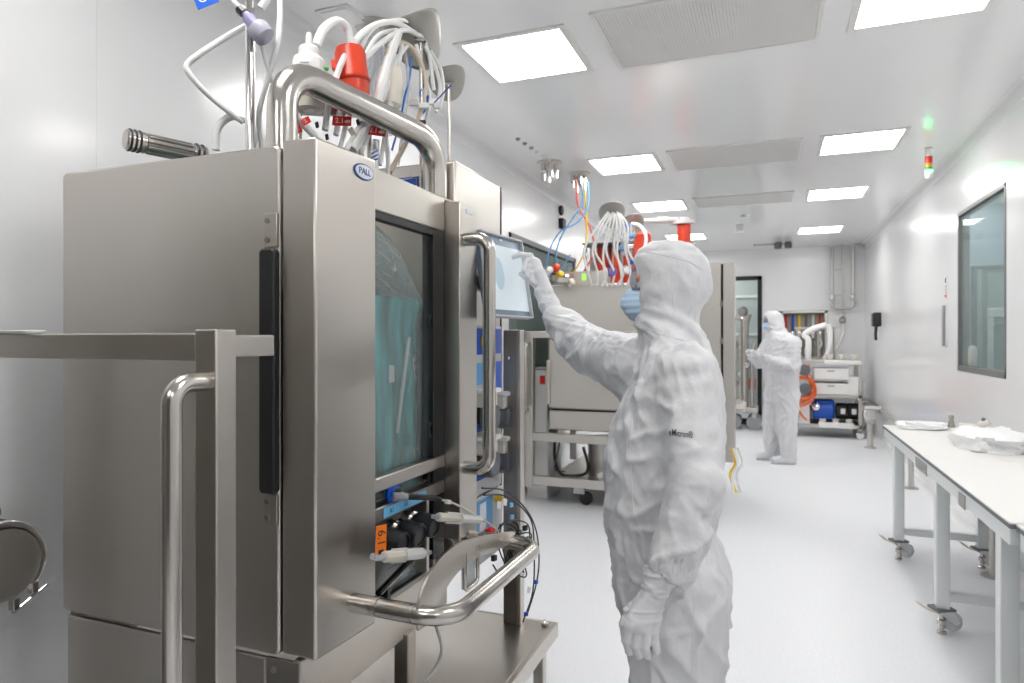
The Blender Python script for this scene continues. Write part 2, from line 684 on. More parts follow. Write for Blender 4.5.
WIN_R = (5.25, 6.45, 1.23, 2.53)
WIN_L = (5.45, 7.60, 0.90, 2.44)
DOOR_B = (-1.25, -0.13, 0.05, 2.57)
NICHE_B = (0.19, 0.87, 1.16, 1.94)
struct('floor', 'pale grey seamless vinyl floor of the cleanroom', MB().bx(XL - .1, XR + .1, YF - .1, YB + .1, -0.1, 0), 'floor_vinyl')
struct('ceiling', 'glossy white flat ceiling with square light panels', MB().bx(XL - .1, XR + .1, YF - .1, YB + .1, H, H + 0.1), 'ceiling_paint')
struct('wall_front', 'plain grey wall behind the viewer', MB().bx(XL - .1, XR + .1, YF - .1, YF, 0, H), 'front_wall_darkened')  # coloured dark so the foreground steel has something dark to reflect
struct('wall_back', 'white end wall with the glass door and utility niche', holed(MB(), 'y', YB, YB + .1, XL - .1, XR + .1, 0, H, [DOOR_B, NICHE_B]), 'wall_paint')


def panelled(name, label, c0, c1, seams, hole, side):
    root = struct_root(name, label, 'wall', ((c0 + c1) / 2, (YF + YB) / 2, 0))
    back = c0 - 0.03 if side < 0 else c1
    for i in range(len(seams) - 1):
        a0, a1 = seams[i] + 0.0004, seams[i + 1] - 0.0004
        hs = [(max(hole[0], a0), min(hole[1], a1), hole[2], hole[3])] if hole[0] < a1 and hole[1] > a0 else []
        holed(MB(), 'x', c0, c1, a0, a1, 0, H, hs).build('wall_panel', 'wall_paint', root)
        if i:
            x = c0 + 0.003 if side > 0 else c1 - 0.003
            if not (hole[0] < seams[i] < hole[1]):
                MB().bx(min(x, x + .02 * side), max(x, x + .02 * side), seams[i] - .003, seams[i] + .003, 0, H).build('joint_seal', 'wall_paint', root)
    return root


panelled('wall_right', 'glossy white panelled wall on the right with the dark framed window', XR, XR + .08, [YF, -1.95, -.75, .45, 1.65, 2.85, 4.05, 5.25, 6.45, 7.65, 8.85, 10.05, 11.25, YB], WIN_R, 1)
panelled('wall_left', 'white panelled wall behind the steel machines on the left', XL - .08, XL, [YF, -2.0, -.8, .4, 1.6, 2.8, 4.0, 5.2, 6.4, 7.6, 8.8, 10.0, 11.2, YB], WIN_L, -1)

# rounded coves at wall-ceiling and wall-floor joints
def cove(name, label, x, z, sx, sz, r, y0, y1):
    mb = MB()
    prof = [(x, z), (x, z + sz * r)]
    for k in range(7):
        a = math.pi / 2 * k / 6
        prof.append((x + sx * (r - r * math.cos(a)), z + sz * (r - r * math.sin(a))))
    rows = [[(px, y, pz) for px, pz in prof[1:]] for y in (y0, y1)]
    mb.grid(rows)
    mb.add([(px, y, pz) for y in (y0, y1) for px, pz in ((x, z), (x, z + sz * r), (x + sx * r, z))], [(0, 1, 2), (3, 5, 4)])
    return struct(name, label, mb, 'white_trim', cat='trim')


cove('trim_1', 'white cove strip where right wall meets the ceiling', XR, H, -1, -1, 0.07, YF, YB)
cove('trim_2', 'white cove strip where left wall meets the ceiling', XL, H, 1, -1, 0.07, YF, YB)
cove('baseboard_right', 'white cove skirting along the right wall', XR, 0, -1, 1, 0.06, YF, YB)
cove('baseboard_left', 'white cove skirting along the left wall', XL, 0, 1, 1, 0.06, YF, YB)

# ---- right wall window and the room behind it
w = struct_root('window_1', 'dark framed flush observation window in the right wall', 'window', (XR, 5.85, 1.23))
y0, y1, z0, z1 = WIN_R
for a in ((y0, y0 + .03, z0, z1), (y1 - .03, y1, z0, z1), (y0, y1, z0, z0 + .045), (y0, y1, z1 - .03, z1)):
    MB().bx(XR - .004, XR + .075, *a).build('window_frame', 'window_frame_grey', w, bevel=.002)
MB().bx(XR + .012, XR + .018, y0 + .02, y1 - .02, z0 + .03, z1 - .02).build('pane', 'window_glass', w)
w = struct_root('wall_beyond', 'grey corridor seen through the right wall window', 'corridor', (2.2, 6, 0))
MB().bx(2.6, 2.65, 3.2, 9, 0, H).build('corridor_wall', 'beyond_blue', w)
MB().bx(XR + .08, 2.65, 3.2, 9, -.05, 0).build('corridor_floor', 'floor_vinyl', w)
MB().bx(XR + .08, 2.65, 3.2, 9, H, H + .05).build('corridor_ceiling', 'ceiling_paint', w)
MB().bx(XR + .08, 2.65, 9, 9.05, 0, H).build('corridor_end', 'beyond_blue', w)
MB().bx(XR + .08, 2.65, 3.15, 3.2, 0, H).build('corridor_end', 'beyond_grey', w)
d = struct_root('door_2', 'grey green door at the corridor end behind the right window', 'door', (2.44, 9, 0))
MB().bx(2.19, 2.60, 8.96, 9.0, 0, 2.28).build('door_leaf', 'beyond_grey', d, bevel=.003)
MB().bx(2.15, 2.195, 8.94, 9.0, 0, 2.32).build('door_frame', 'dark_grey', d, bevel=.003)
MB().bx(2.195, 2.60, 8.94, 9.0, 2.28, 2.32).build('door_frame', 'dark_grey', d, bevel=.003)
MB().bx(2.29, 2.60, 8.92, 8.96, 1.74, 1.84).build('crash_bar', 'white_plastic', d, bevel=.01)
MB().bx(2.29, 2.35, 8.93, 8.96, .9, 1.74).build('door_rail', 'white_plastic', d, bevel=.005)
MB().bx(2.35, 2.60, 8.92, 8.96, 1.64, 1.68).build('crash_bar', 'frame_grey', d, bevel=.01)
o = MB().lathe([(0.026, 0), (0.030, .01), (0.030, .14), (.024, .155), (.010, .165)], (1.503, 6.25, 1.275), n=16).build('wash_bottle', 'white_plastic')
tag(o, 'white plastic bottle standing inside the right wall window', 'bottle')
o = MB().bx(XR + .02, XR + .09, 6.0, 6.42, 1.2, 1.275).build('window_ledge', 'dark_grey', bevel=.004)
tag(o, 'dark ledge under the pane of the right wall window', 'ledge')

o = thing('corridor_fill_light', 'ceiling lamp of the corridor behind the right window', 'light', (2.1, 6.5, H))  # added fill lamp, no fitting seen; keeps the corridor from going dark
MB().bx(1.9, 2.3, 4.2, 5.4, H - .02, H).build('diffuser', 'lamp_fill', o)
MB().bx(1.9, 2.3, 7.6, 8.8, H - .02, H).build('diffuser', 'lamp_fill', o)
# ---- left wall window
w = struct_root('window_2', 'dark green tinted window in the left wall behind the second bioreactor', 'window', (XL, 6.5, .9))
y0, y1, z0, z1 = WIN_L
for a in ((y0, y0 + .05, z0, z1), (y1 - .05, y1, z0, z1), (y0, y1, z0, z0 + .05), (y0, y1, z1 - .05, z1), (y0, y1, 2.20, 2.23)):
    MB().bx(XL - .07, XL + .006, *a).build('window_frame', 'dark_grey', w, bevel=.002)
MB().bx(XL - .02, XL - .014, y0 + .03, y1 - .03, z0 + .03, z1 - .03).build('pane', 'window_glass', w)
w = struct_root('wall_beyond_left', 'dim grey green room seen through the left wall window', 'room', (-3, 6.5, 0))
MB().bx(-3.25, -3.2, 3, 12, 0, H).build('room_wall', 'beyond_grey', w)
MB().bx(-3.25, XL - .08, 12, 12.05, 0, H).build('room_end', 'beyond_grey', w)
MB().bx(-3.25, XL - .08, 2.95, 3, 0, H).build('room_end', 'beyond_grey', w)
MB().bx(-3.25, XL - .08, 3, 12, -.05, 0).build('room_floor', 'floor_vinyl', w)
MB().bx(-3.25, XL - .08, 3, 12, H, H + .05).build('room_ceiling', 'ceiling_paint', w)
r = thing('storage_shelf', 'shelf with orange boxes behind the left wall window', 'shelf', (-2.7, 6.2, 0))
for yy in (5.7, 6.5):
    MB().bx(-2.85, -2.8, yy, yy + .04, 0, 2.55).build('upright', 'dark_grey', r)
MB().bx(-2.9, -2.5, 5.7, 6.54, 2.12, 2.15).build('shelf_board', 'dark_grey', r)
for k, (yy, m_) in enumerate(((5.74, 'orange_hose'), (5.92, 'red_plastic'), (6.12, 'ivory_plastic'), (6.3, 'orange_hose'))):
    o = MB().bx(-2.78, -2.52, yy, yy + .14, 2.15, 2.46).build('storage_box', m_, bevel=.004)
    tag(o, ['orange box at the near end of the shelf behind the window', 'red box second on the shelf behind the window', 'cream box third on the shelf behind the window', 'orange box at the far end of the shelf behind the window'][k], 'box', 'boxes behind the left window')

# ---- back glass door
d = struct_root('door_1', 'tall glass door with black frame in the end wall', 'door', (-.69, YB, 0))
x0, x1, z0, z1 = DOOR_B
for a in ((x0, x0 + .07), (x1 - .07, x1)):
    MB().bx(*a, YB - .03, YB + .08, 0, z1).build('door_frame', 'black_gloss', d, bevel=.003)
MB().bx(x0, x1, YB - .03, YB + .08, z1 - .07, z1).build('door_frame', 'black_gloss', d, bevel=.003)
MB().bx(x0, x1, YB - .03, YB + .08, 0, .10).build('door_sill', 'black_gloss', d, bevel=.003)
MB().bx(x0 + .05, x1 - .05, YB + .01, YB + .02, .08, z1 - .05).build('pane', 'window_glass', d)
MB().bx(x1 - .35, x1 - .1, YB - .01, YB + .01, .62, .80).build('door_sticker', 'red_plastic', d)
w = struct_root('wall_beyond_back', 'pale grey room seen through the glass door', 'room', (-.7, 13, 0))
MB().bx(-2.2, .1, 14.0, 14.05, 0, H).build('room_wall', 'door_grey', w)
MB().bx(-2.25, -2.2, YB + .1, 14.05, 0, H).build('room_side', 'door_grey', w)
MB().bx(.1, .15, YB + .1, 14.05, 0, H).build('room_side', 'door_grey', w)
MB().bx(-2.25, .15, YB + .1, 14.05, -.05, 0).build('room_floor', 'floor_vinyl', w)
MB().bx(-2.25, .15, YB + .1, 14.05, H, H + .05).build('room_ceiling', 'ceiling_paint', w)
o = thing('room_fill_light', 'ceiling lamp of the room behind the glass door', 'light', (-1, 13.2, H))  # unseen fill lamp, added to brighten the view through the door
MB().bx(-1.5, -.5, 12.9, 13.5, H - .02, H).build('diffuser', 'lamp_fill', o)
o = thing('room_fill_light', 'ceiling lamp of the room behind the left window', 'light', (-2.7, 6.2, H))  # added fill behind the left window, not a known fitting
MB().bx(-2.95, -2.45, 5.4, 6.6, H - .02, H).build('diffuser', 'lamp_fill', o)
for zz in (1.55, 2.3):
    MB().bx(-2.2, .1, 13.97, 14.0, zz, zz + .05).build('wall_rail', 'white_trim', w)

# ---- utility niche in the end wall with coloured hose drops
n = thing('utility_niche', 'recessed steel niche with coloured hose connections in the end wall', 'utility niche', (.53, YB, 1.16))
x0, x1, z0, z1 = NICHE_B
MB().bx(x0, x1, YB + .22, YB + .24, z0, z1).build('back_plate', 'steel_dark', n)
for a in ((x0 - .03, x0 + .02, z0 - .03, z1 + .03), (x1 - .02, x1 + .03, z0 - .03, z1 + .03), (x0 - .03, x1 + .03, z1 - .02, z1 + .03), (x0 - .03, x1 + .03, z0 - .03, z0 + .02)):
    MB().bx(a[0], a[1], YB - .015, YB + .24, a[2], a[3]).build('niche_frame', 'steel_far', n, bevel=.003)
for k, c in enumerate(('red_plastic', 'blue_paint', 'yellow_plastic', 'dark_grey', 'white_plastic', 'red_plastic')):
    x = x0 + .07 + k * .105
    g = MB().tube([(x, YB + .12, 1.90), (x, YB + .12, 1.62)], .022, 10).build('hose_drop', c, n)
    MB().lathe([(.03, 0), (.04, .03), (.04, .1), (.026, .12)], (x, YB + .10, 1.50), n=12).build('coupling', 'chrome', g)
    MB().tube(smooth_path([(x, YB + .1, 1.5), (x + .02, YB + .03, 1.40), (x - .02, YB + .05, 1.3), (x, YB + .12, 1.2)]), .016, 8).build('hose_tail', 'white_plastic' if k % 2 else 'steel_dark', g)

# ---------------------------------------------------------------- ceiling lights
LX = ((-1.50, -.97), (.39, .92))
LY = (-1.67, .72, 3.13, 5.55, 7.52, 10.05)
ROWN = {3.13: 'nearest', 5.55: 'second', 7.52: 'third', 10.05: 'farthest'}
proto = None
for ly in LY:
    for s, (lx0, lx1) in enumerate(LX):
        side = ('left', 'right')[s]
        lab = f'{ROWN[ly]} square light panel of the {side} ceiling row' if ly in ROWN else f'square light panel of the {side} ceiling row {"above the viewer" if ly > 0 else "behind the viewer"}'
        if proto is None:
            proto = thing('ceiling_light', lab, 'light', (lx0, ly, H), 'square ceiling light panels')
            F = .035
            for a in ((-F, 0, -F, .53 + F), (.53, .53 + F, -F, .53 + F), (0, .53, -F, 0), (0, .53, .53, .53 + F)):
                MB().bx(lx0 + a[0], lx0 + a[1], ly + a[2], ly + a[3], H - .008, H + .002).build('frame', 'grille_white', proto, bevel=.002)
            MB().bx(lx0, lx1, ly, ly + .53, H - .004, H + .002).build('diffuser', 'lamp_panel', proto)
        else:
            c = copy_tree(proto)
            c.location = (lx0 + (.05 if s == 0 and ly > 5 else 0), ly, H)
            c['label'] = lab

# ---------------------------------------------------------------- return air grilles
for k, (gy0, gy1) in enumerate(((3.06, 3.70), (5.53, 6.15), (7.50, 8.0), (.66, 1.30))):
    lab = ['large slatted air grille between the nearest pair of ceiling lights', 'slatted air grille between the second pair of ceiling lights',
           'slatted air grille between the third pair of ceiling lights', 'slatted air grille in the ceiling above the viewer'][k]
    g = thing('ceiling_grille', lab, 'vent', (-.28, gy0, H), 'ceiling air grilles')
    gx0, gx1, F = -.77, .21, .025
    for a in ((gx0 - F, gx0, gy0 - F, gy1 + F), (gx1, gx1 + F, gy0 - F, gy1 + F), (gx0, gx1, gy0 - F, gy0), (gx0, gx1, gy1, gy1 + F)):
        MB().bx(a[0], a[1], a[2], a[3], H - .012, H + .001).build('frame', 'grille_white', g, bevel=.002)
    MB().bx(gx0, gx1, gy0, gy1, H - .006, H + .001).build('backing', 'grille_back', g)
    mb = MB()
    nS = 64
    for i in range(nS):
        x = gx0 + (gx1 - gx0) * (i + .5) / nS
        mb.bx(x - .0055, x + .0055, gy0, gy1, H - .010, H - .003)
    tag(mb.build('slats', 'grille_white', g), kind='stuff')

# ---------------------------------------------------------------- ceiling details
o = MB().bx(-.43, -.33, 9.4, 9.52, H - .10, H).build('access_point', 'white_plastic', bevel=.02)
tag(o, 'small white box on the ceiling between the light rows', 'ceiling box')
o = MB().lathe([(.05, 0), (.05, -.015), (.03, -.03)], (-.29, 8.74, H), n=16).build('smoke_detector', 'white_plastic')
tag(o, 'round white smoke detector on the ceiling', 'smoke detector')
r = thing('sprinkler_pair', 'two dark nozzles on a short ceiling pipe near the end wall', 'sprinkler', (.15, 11.4, H))
MB().tube([(-.25, 11.4, H - .03), (.3, 11.4, H - .03)], .012, 8).build('supply_pipe', 'frame_grey', r)
for x in (.12, .27):
    MB().lathe([(.05, 0), (.06, -.05), (.05, -.1)], (x, 11.4, H - .005), n=14).build('nozzle', 'dark_grey', r)
r = thing('ceiling_port_strip', 'row of small steel ports in the ceiling above the tower cabinet', 'ceiling ports', (-1.79, 4.9, H))
for k in range(6):
    MB().lathe([(.018, 0), (.018, -.012), (.010, -.02)], (-1.80 + .008 * k, 4.75 + .13 * k, H), n=10).build('port', 'frame_grey' if k < 3 else 'white_trim', r)
r = thing('access_hatch', 'small white square hatch in the ceiling above the red filter', 'hatch', (-1.9, 2.5, H))
MB().bx(-1.98, -1.80, 2.55, 2.74, H - .006, H).build('hatch_frame', 'white_trim', r, bevel=.002)
MB().bx(-1.96, -1.82, 2.57, 2.72, H - .012, H - .004).build('hatch_lid', 'ceiling_paint', r, bevel=.002)

# signal tower hanging from the ceiling
r = thing('signal_tower', 'small red amber green signal beacon under the ceiling by the right wall', 'beacon', (1.19, 6.19, H - .25))
bx_, by_ = 1.19, 6.19
MB().lathe([(.03, 0), (.03, -.012), (.010, -.014), (.010, -.06), (.03, -.062), (.03, -.07)], (bx_, by_, H), n=16).build('mount', 'white_plastic', r)
for c, a, b in (('beacon_red', -.07, -.125), ('beacon_amber', -.125, -.155), ('beacon_green_dark', -.155, -.180), ('beacon_green', -.180, -.200)):
    MB().lathe([(.026, a), (.027, (a + b) / 2), (.026, b)], (bx_, by_, H), n=16).build('lamp_segment', c, r)
MB().lathe([(.028, -.2), (.028, -.235), (.018, -.25)], (bx_, by_, H), n=16).build('end_cap', 'white_plastic', r)

# ---------------------------------------------------------------- right wall fittings
r = thing('door_release', 'white switch strip with grey cover on the right wall left of the window', 'wall switch', (XR, 6.85, 1.4))
MB().bx(XR - .012, XR, 6.80, 6.91, 1.42, 1.80).build('back_plate', 'white_plastic', r, bevel=.003)
MB().bx(XR - .03, XR - .012, 6.81, 6.875, 1.43, 1.79).build('cover', 'frame_grey', r, bevel=.004)
r = thing('wall_notice', 'narrow printed notice with black and red blocks on the right wall', 'notice', (XR, 6.85, 1.84))
MB().bx(XR - .003, XR, 6.82, 6.89, 1.85, 2.04).build('sheet', 'white_plastic', r)
MB().bx(XR - .006, XR - .002, 6.84, 6.87, 1.99, 2.03).build('symbol', 'black_print', r)
MB().bx(XR - .006, XR - .002, 6.825, 6.885, 1.86, 1.885).build('stripe', 'red_tag', r)
for k in range(3):
    MB().bx(XR - .006, XR - .002, 6.83, 6.88, 1.90 + .025 * k, 1.91 + .025 * k).build('text_line', 'frame_grey', r)
r = thing('wall_scanner', 'small black device hanging on the right wall near the far end', 'scanner', (XR, 10.6, 1.6))
MB().bx(XR - .10, XR, 10.48, 10.72, 1.66, 1.86).build('body', 'black_rubber', r, bevel=.02)
MB().tube(smooth_path([(XR - .05, 10.6, 1.67), (XR - .06, 10.58, 1.55), (XR - .05, 10.63, 1.48)]), .02, 8).build('cable', 'black_rubber', r)

# bumper rail with floor posts
r = thing('bumper_rail', 'low steel guard rail running along the right wall', 'rail', (1.36, 8, 0))
pipe('rail_tube', 'steel_far', [(1.405, 4.2, .50), (1.405, YB - .02, .50)], .022, r)
for yy in (4.98, 7.6, 11.6):
    pipe('post', 'steel_far', [(1.31, yy, 0.004), (1.31, yy, .50), (1.405, yy, .50)], .026, r, bend=.04)
    MB().lathe([(.07, 0), (.07, .008), (.03, .012)], (1.31, yy, .001), n=18).build('foot_flange', 'steel_far', r)
r = thing('floor_post_valve', 'short steel floor post with clamp fitting and white lever beside the far table end', 'floor post', (1.27, 10.2, 0))
MB().lathe([(.075, 0), (.075, .01), (.035, .015), (.035, .33), (.06, .34), (.06, .38)], (1.27, 10.2, 0), n=18).build('post', 'steel_far', r)
MB().lathe([(.065, -.05), (.085, -.035), (.085, .035), (.065, .05)], (1.27, 10.2, .46), axis=(0, 1, 0), n=18).build('clamp', 'chrome', r)
MB().bx(1.20, 1.40, 10.14, 10.20, .55, .575).obox((1.3, 10.17, .555), (.1, 0, 0), (0, .05, 0), (0, 0, .02)).build('lever', 'white_plastic', r, bevel=.005)

# ---------------------------------------------------------------- end wall pipe loop
r = thing('pipe_loop', 'steel pipe loop coming down from the ceiling on the end wall', 'pipes', (1.1, YB, 1.8))
pipe('loop_tube', 'steel_far', [(.955, YB - .12, H), (.955, YB - .12, 1.98), (1.262, YB - .12, 1.98), (1.262, YB - .12, H)], .024, r, bend=.07)
pipe('centre_tube', 'steel_far', [(1.108, YB - .12, H), (1.108, YB - .12, 1.75)], .014, r)
for zz in (2.62, 2.2):
    MB().bx(.955, 1.11, YB - .125, YB - .112, zz - .008, zz + .008).build('cross_bar', 'steel_far', r)
for x in (.955, 1.262):
    MB().lathe([(.03, -.05), (.045, -.03), (.045, .03), (.03, .05)], (x, YB - .12, 2.17), n=14).build('union', 'chrome', r)
    MB().lathe([(.05, 0), (.05, -.02)], (x, YB - .12, H), n=14).build('ceiling_flange', 'white_trim', r)
MB().lathe([(.025, -.06), (.05, -.04), (.05, .02), (.025, .05)], (1.108, YB - .12, 1.80), n=14).build('valve', 'steel_dark', r)
pipe('drain_hose', 'white_plastic', [(1.108, YB - .12, 1.74), (1.12, YB - .13, 1.6), (1.05, YB - .2, 1.42), (.98, YB - .3, 1.28)], .018, r)

# ---------------------------------------------------------------- ceiling service plates with hoses
def service_plate(name, label, x, y, seed):
    r = thing(name, label, 'ceiling services', (x, y, H))
    MB().lathe([(.11, 0), (.11, -.006), (.10, -.010)], (x, y, H), n=28).build('plate', 'steel_far', r)
    rnd = random.Random(seed)
    for k in range(4):
        a = k * math.pi / 2 + .5
        px, py = x + .055 * math.cos(a), y + .055 * math.sin(a)
        L = .12 + .04 * rnd.random()
        MB().lathe([(.022, 0), (.022, -.05), (.030, -.055), (.030, -.075), (.020, -.08), (.020, -L)], (px, py, H - .008), n=14).build('coupling', 'chrome', r)
    return r


service_plate('service_plate', 'round steel service plate with couplings on ceiling above the second bioreactor', -1.79, 5.50, 1)
r = service_plate('service_plate', 'round steel service plate with coloured hoses hanging from it', -1.66, 5.98, 2)
for k, (c, pts) in enumerate((
        ('red_cable', [(576, 180), (578, 205), (590, 228), (594, 250), (586, 268), (572, 285)]),
        ('blue_pale', [(580, 180), (583, 200), (575, 215), (562, 235), (556, 255), (560, 270), (570, 255)]),
        ('yellow_plastic', [(584, 182), (586, 210), (586, 240), (580, 262), (566, 280), (556, 272)]),
        ('blue_pale', [(588, 182), (588, 205), (578, 222), (560, 232), (549, 252), (547, 272), (552, 282)]))):
    pipe('hose', c, [at(px, py, 6.05 - .02 * k) for px, py in pts], .0075, r, n=8)
r = service_plate('service_plate', 'round steel service plate with clear hoses above the first bioreactor', -1.80, 2.80, 3)
for k in range(4):
    b = at(372 + 5 * k, 42 + 4 * k, 2.95)
    pipe('clear_hose', 'clear_plastic', [b, b + Vector((.01, 0, -.1)), b + Vector((-.02, 0, -.2)), b + Vector((.01, 0, -.36))], .022, r, n=10)
o = MB().lathe([(.05, 0), (.055, .015), (.05, .03)], (XL, 6.98, 2.90), axis=(1, 0, 0), n=18).build('wall_sensor', 'black_rubber')
tag(o, 'round black sensor high on the left wall beside the hoses', 'wall sensor')
o = MB().bx(XL, XL + .05, 6.93, 7.05, 2.70, 2.81).build('wall_socket', 'black_rubber', bevel=.006)
tag(o, 'square black socket on the left wall below the round black sensor', 'wall socket')
# ================================================================ FIRST BIOREACTOR (left foreground)
XF = -.987
B = thing('bioreactor', 'large brushed steel bioreactor cabinet with teal liquid behind its window, in the foreground', 'bioreactor', (-1.4, 1.85, 0))


def bb(name, m, x0, x1, y0, y1, z0, z1, bevel=.004, parent=B):
    return box(name, m, x0, x1, y0, y1, z0, z1, parent, bevel)


# door on the near side, with its black hinge bar
dp = MB()
# rounded-corner door sheet in the x-z plane
def rrect(w, h, r, n=5):
    out = []
    for cx, cy, a0 in ((w / 2 - r, h / 2 - r, 0), (-w / 2 + r, h / 2 - r, 90), (-w / 2 + r, -h / 2 + r, 180), (w / 2 - r, -h / 2 + r, 270)):
        for k in range(n + 1):
            a = math.radians(a0 + 90 * k / n)
            out.append((cx + r * math.cos(a), cy + r * math.sin(a)))
    return out


dp.prism(rrect(.758, 1.228, .018), (-1.475, 1.291, 1.350), (1, 0, 0), (0, 0, 1), .026)
dp.build('door_panel', 'steel_panel', B, bevel=.006)
hb = MB().prism(rrect(.046, .585, .012), (-1.1165, 1.268, 1.421), (1, 0, 0), (0, 0, 1), .024).build('hinge_bar', 'black_rubber', B, bevel=.005)
for z0, z1 in ((1.718, 1.80), (1.05, 1.125)):
    hp = bb('hinge_plate', 'steel', -1.137, -1.098, 1.272, 1.282, z0, z1, .002)
    for zz in (z0 + .018, z1 - .018):
        MB().lathe([(.007, 0), (.007, .003), (.003, .0035)], (-1.126, 1.272, zz), axis=(0, -1, 0), n=12).build('screw', 'steel_dark', hp)
# corner column, slightly turned outward
cl = MB()
poly = [(-1.087, 1.278), (-.987, 1.274), (-.972, 1.506), (-1.07, 1.506)]
cl.prism(poly, (0, 0, 1.358), (1, 0, 0), (0, 1, 0), 1.226)
cl.build('corner_column', 'steel', B, bevel=.006)
# shell
bb('shell_side', 'steel_panel', -1.853, -1.838, 1.31, 1.95, .735, 1.955)
bb('shell_back', 'steel_inner', -1.838, -1.03, 1.94, 1.955, .735, 1.955)
bb('shell_floor', 'steel_dark', -1.838, -1.03, 1.31, 1.94, .735, .75)
bb('top_plate', 'steel_panel', -1.853, -1.74, 1.305, 1.955, 1.955, 1.966)
bb('top_rim', 'steel', -1.74, -1.09, 1.305, 1.37, 1.945, 1.966)
bb('top_rim', 'steel', -1.74, -1.03, 1.90, 1.955, 1.945, 1.966)
bb('top_beam', 'steel', -1.04, XF, 1.506, 1.934, 1.845, 1.957)
# window
bb('gasket', 'black_rubber', -1.02, -.992, 1.506, 1.93, 1.824, 1.845, .001)
bb('gasket', 'black_gloss', -1.03, -.990, 1.860, 1.934, .80, 1.845, .001)
MB().bx(-1.012, -1.004, 1.50, 1.862, 1.05, 1.83).build('window_pane', 'vessel_glass', B)
for zz in (1.55, 1.21, 1.06):
    MB().tube(smooth_path([(-1.0, 1.862, zz - .022), (-1.0, 1.848, zz - .012), (-1.0, 1.848, zz + .012), (-1.0, 1.862, zz + .022)]), .004, 8).build('latch', 'black_rubber', B)
bb('window_bar', 'steel', -1.02, -.985, 1.506, 1.932, 1.082, 1.122)
bb('window_bar', 'steel_dark', -1.06, -.985, 1.506, 1.932, 1.000, 1.040)
tp = MB().bx(-.984, -.9825, 1.560, 1.80, 1.006, 1.034).build('label_tape', 'cyan_tape', B)
tag(tp, 'pale blue printed tape strip')
for yy in (1.60, 1.68, 1.755):
    put_text('tape_print', 'A1', .020, 'navy_print', tp, (-.9822, yy, 1.020), (0, 1, 0), (0, 0, 1))
bb('port_plate', 'steel_dark', -1.05, -1.035, 1.506, 1.934, .78, 1.0)
for k, (yy, zz) in enumerate(((1.575, .955), (1.668, .953), (1.755, .955))):
    p = MB().lathe([(.022, 0), (.022, .045), (.026, .046), (.026, .055)], (-1.035, yy, zz), axis=(1, -.1, -.12), n=20).build('port_stub', 'steel_tube', B)
    ax = Vector((1, -.1, -.12)).normalized()
    MB().lathe([(.026, 0), (.033, .004), (.034, .055), (.032, .060), (.028, .062), (.026, .056)], Vector((-1.035, yy, zz)) + ax * .052, axis=ax, n=24).build('port_cap', 'black_cap', p)
    MB().lathe([(.030, 0), (.030, .004)], Vector((-1.035, yy, zz)) + ax * .030, axis=ax, n=20).build('clamp_ring', 'chrome', p)
bp = MB().lathe([(.030, 0), (.034, .006), (.034, .012), (.018, .014), (.016, .022)], (-1.002, 1.625, 1.062), axis=(1, 0, 0), n=24).build('blue_port', 'blue_paint', B)
MB().lathe([(.016, 0), (.016, .012), (.008, .016)], (-.982, 1.625, 1.062), axis=(1, 0, 0), n=18).build('port_core', 'black_cap', bp)
# brand badge
bd = MB()
bd.prism([(.040 * math.cos(2 * math.pi * k / 28), .021 * math.sin(2 * math.pi * k / 28)) for k in range(28)], (-.9745, 1.452, 1.927), (.06, 1, 0), (0, 0, 1), .004)
bd = bd.build('badge', 'navy_print', B, bevel=.001)
MB().prism([(.036 * math.cos(2 * math.pi * k / 28), .0175 * math.sin(2 * math.pi * k / 28)) for k in range(28)], (-.9725, 1.452, 1.927), (.06, 1, 0), (0, 0, 1), .002).build('badge_face', 'badge_white', bd)
put_text('badge_print', 'PALL', .023, 'navy_print', bd, (-.9712, 1.452, 1.927), (.06, 1, 0), (0, 0, 1))
# base
bb('base_panel', 'steel_panel', -1.843, -1.145, 1.285, 1.30, .30, .722)
bb('base_bracket', 'steel_dark', -1.139, -1.04, 1.282, 1.292, .50, .728, .003)
for zz in (.70, .655):
    MB().lathe([(.008, 0), (.008, .003)], (-1.115, 1.282, zz), axis=(0, -1, 0), n=12).build('screw', 'steel', B)
bb('base_skirt', 'steel', -1.06, -1.037, 1.285, 2.05, .585, .732)
bb('base_skirt', 'steel_dark', -1.853, -1.838, 1.30, 2.40, .60, .735)
bb('base_rail', 'steel', -1.85, -.985, 1.955, 2.02, .70, .76)
for x, y in ((-1.83, 1.33), (-1.83, 2.30), (-1.045, 1.78)):
    l = bb('leg', 'steel', x - .025, x + .025, y - .025, y + .025, .085 if x > -1.5 else .10, .60)
    MB().lathe([(.035, 0), (.035, .02), (.012, .03), (.012, .11)], (x, y, 0), n=16).build('foot', 'steel_dark', l)
pipe('drain_tube', 'white_plastic', [(-1.02, 1.90, .62), (-.97, 1.88, .52), (-.98, 1.85, .46), (-1.0, 1.80, .43)], .006, B)
# lower shelf with casters
sh = bb('shelf', 'steel', -1.75, -.77, 1.45, 2.40, .400, .418)
MB().bx(-.772, -.750, 1.44, 2.405, .365, .420).build('shelf_lip', 'steel', sh, bevel=.003)
MB().bx(-1.75, -.750, 2.400, 2.412, .365, .420).build('shelf_lip', 'steel', sh, bevel=.003)
MB().lathe([(.012, 0), (.015, .012), (.006, .018)], (-.79, 2.37, .418), n=12).build('shelf_bolt', 'steel_tube', sh)
for x, y in ((-.80, 2.34), (-.80, 1.50), (-1.70, 2.34)):
    l = bb('shelf_leg', 'steel', x - .02, x + .02, y - .02, y + .02, .10, .400)
    MB().lathe([(.05, -.016), (.052, -.012), (.052, .012), (.05, .016)], (x, y, .053), axis=(0, 1, 0), n=20).build('wheel', 'dark_grey', l)
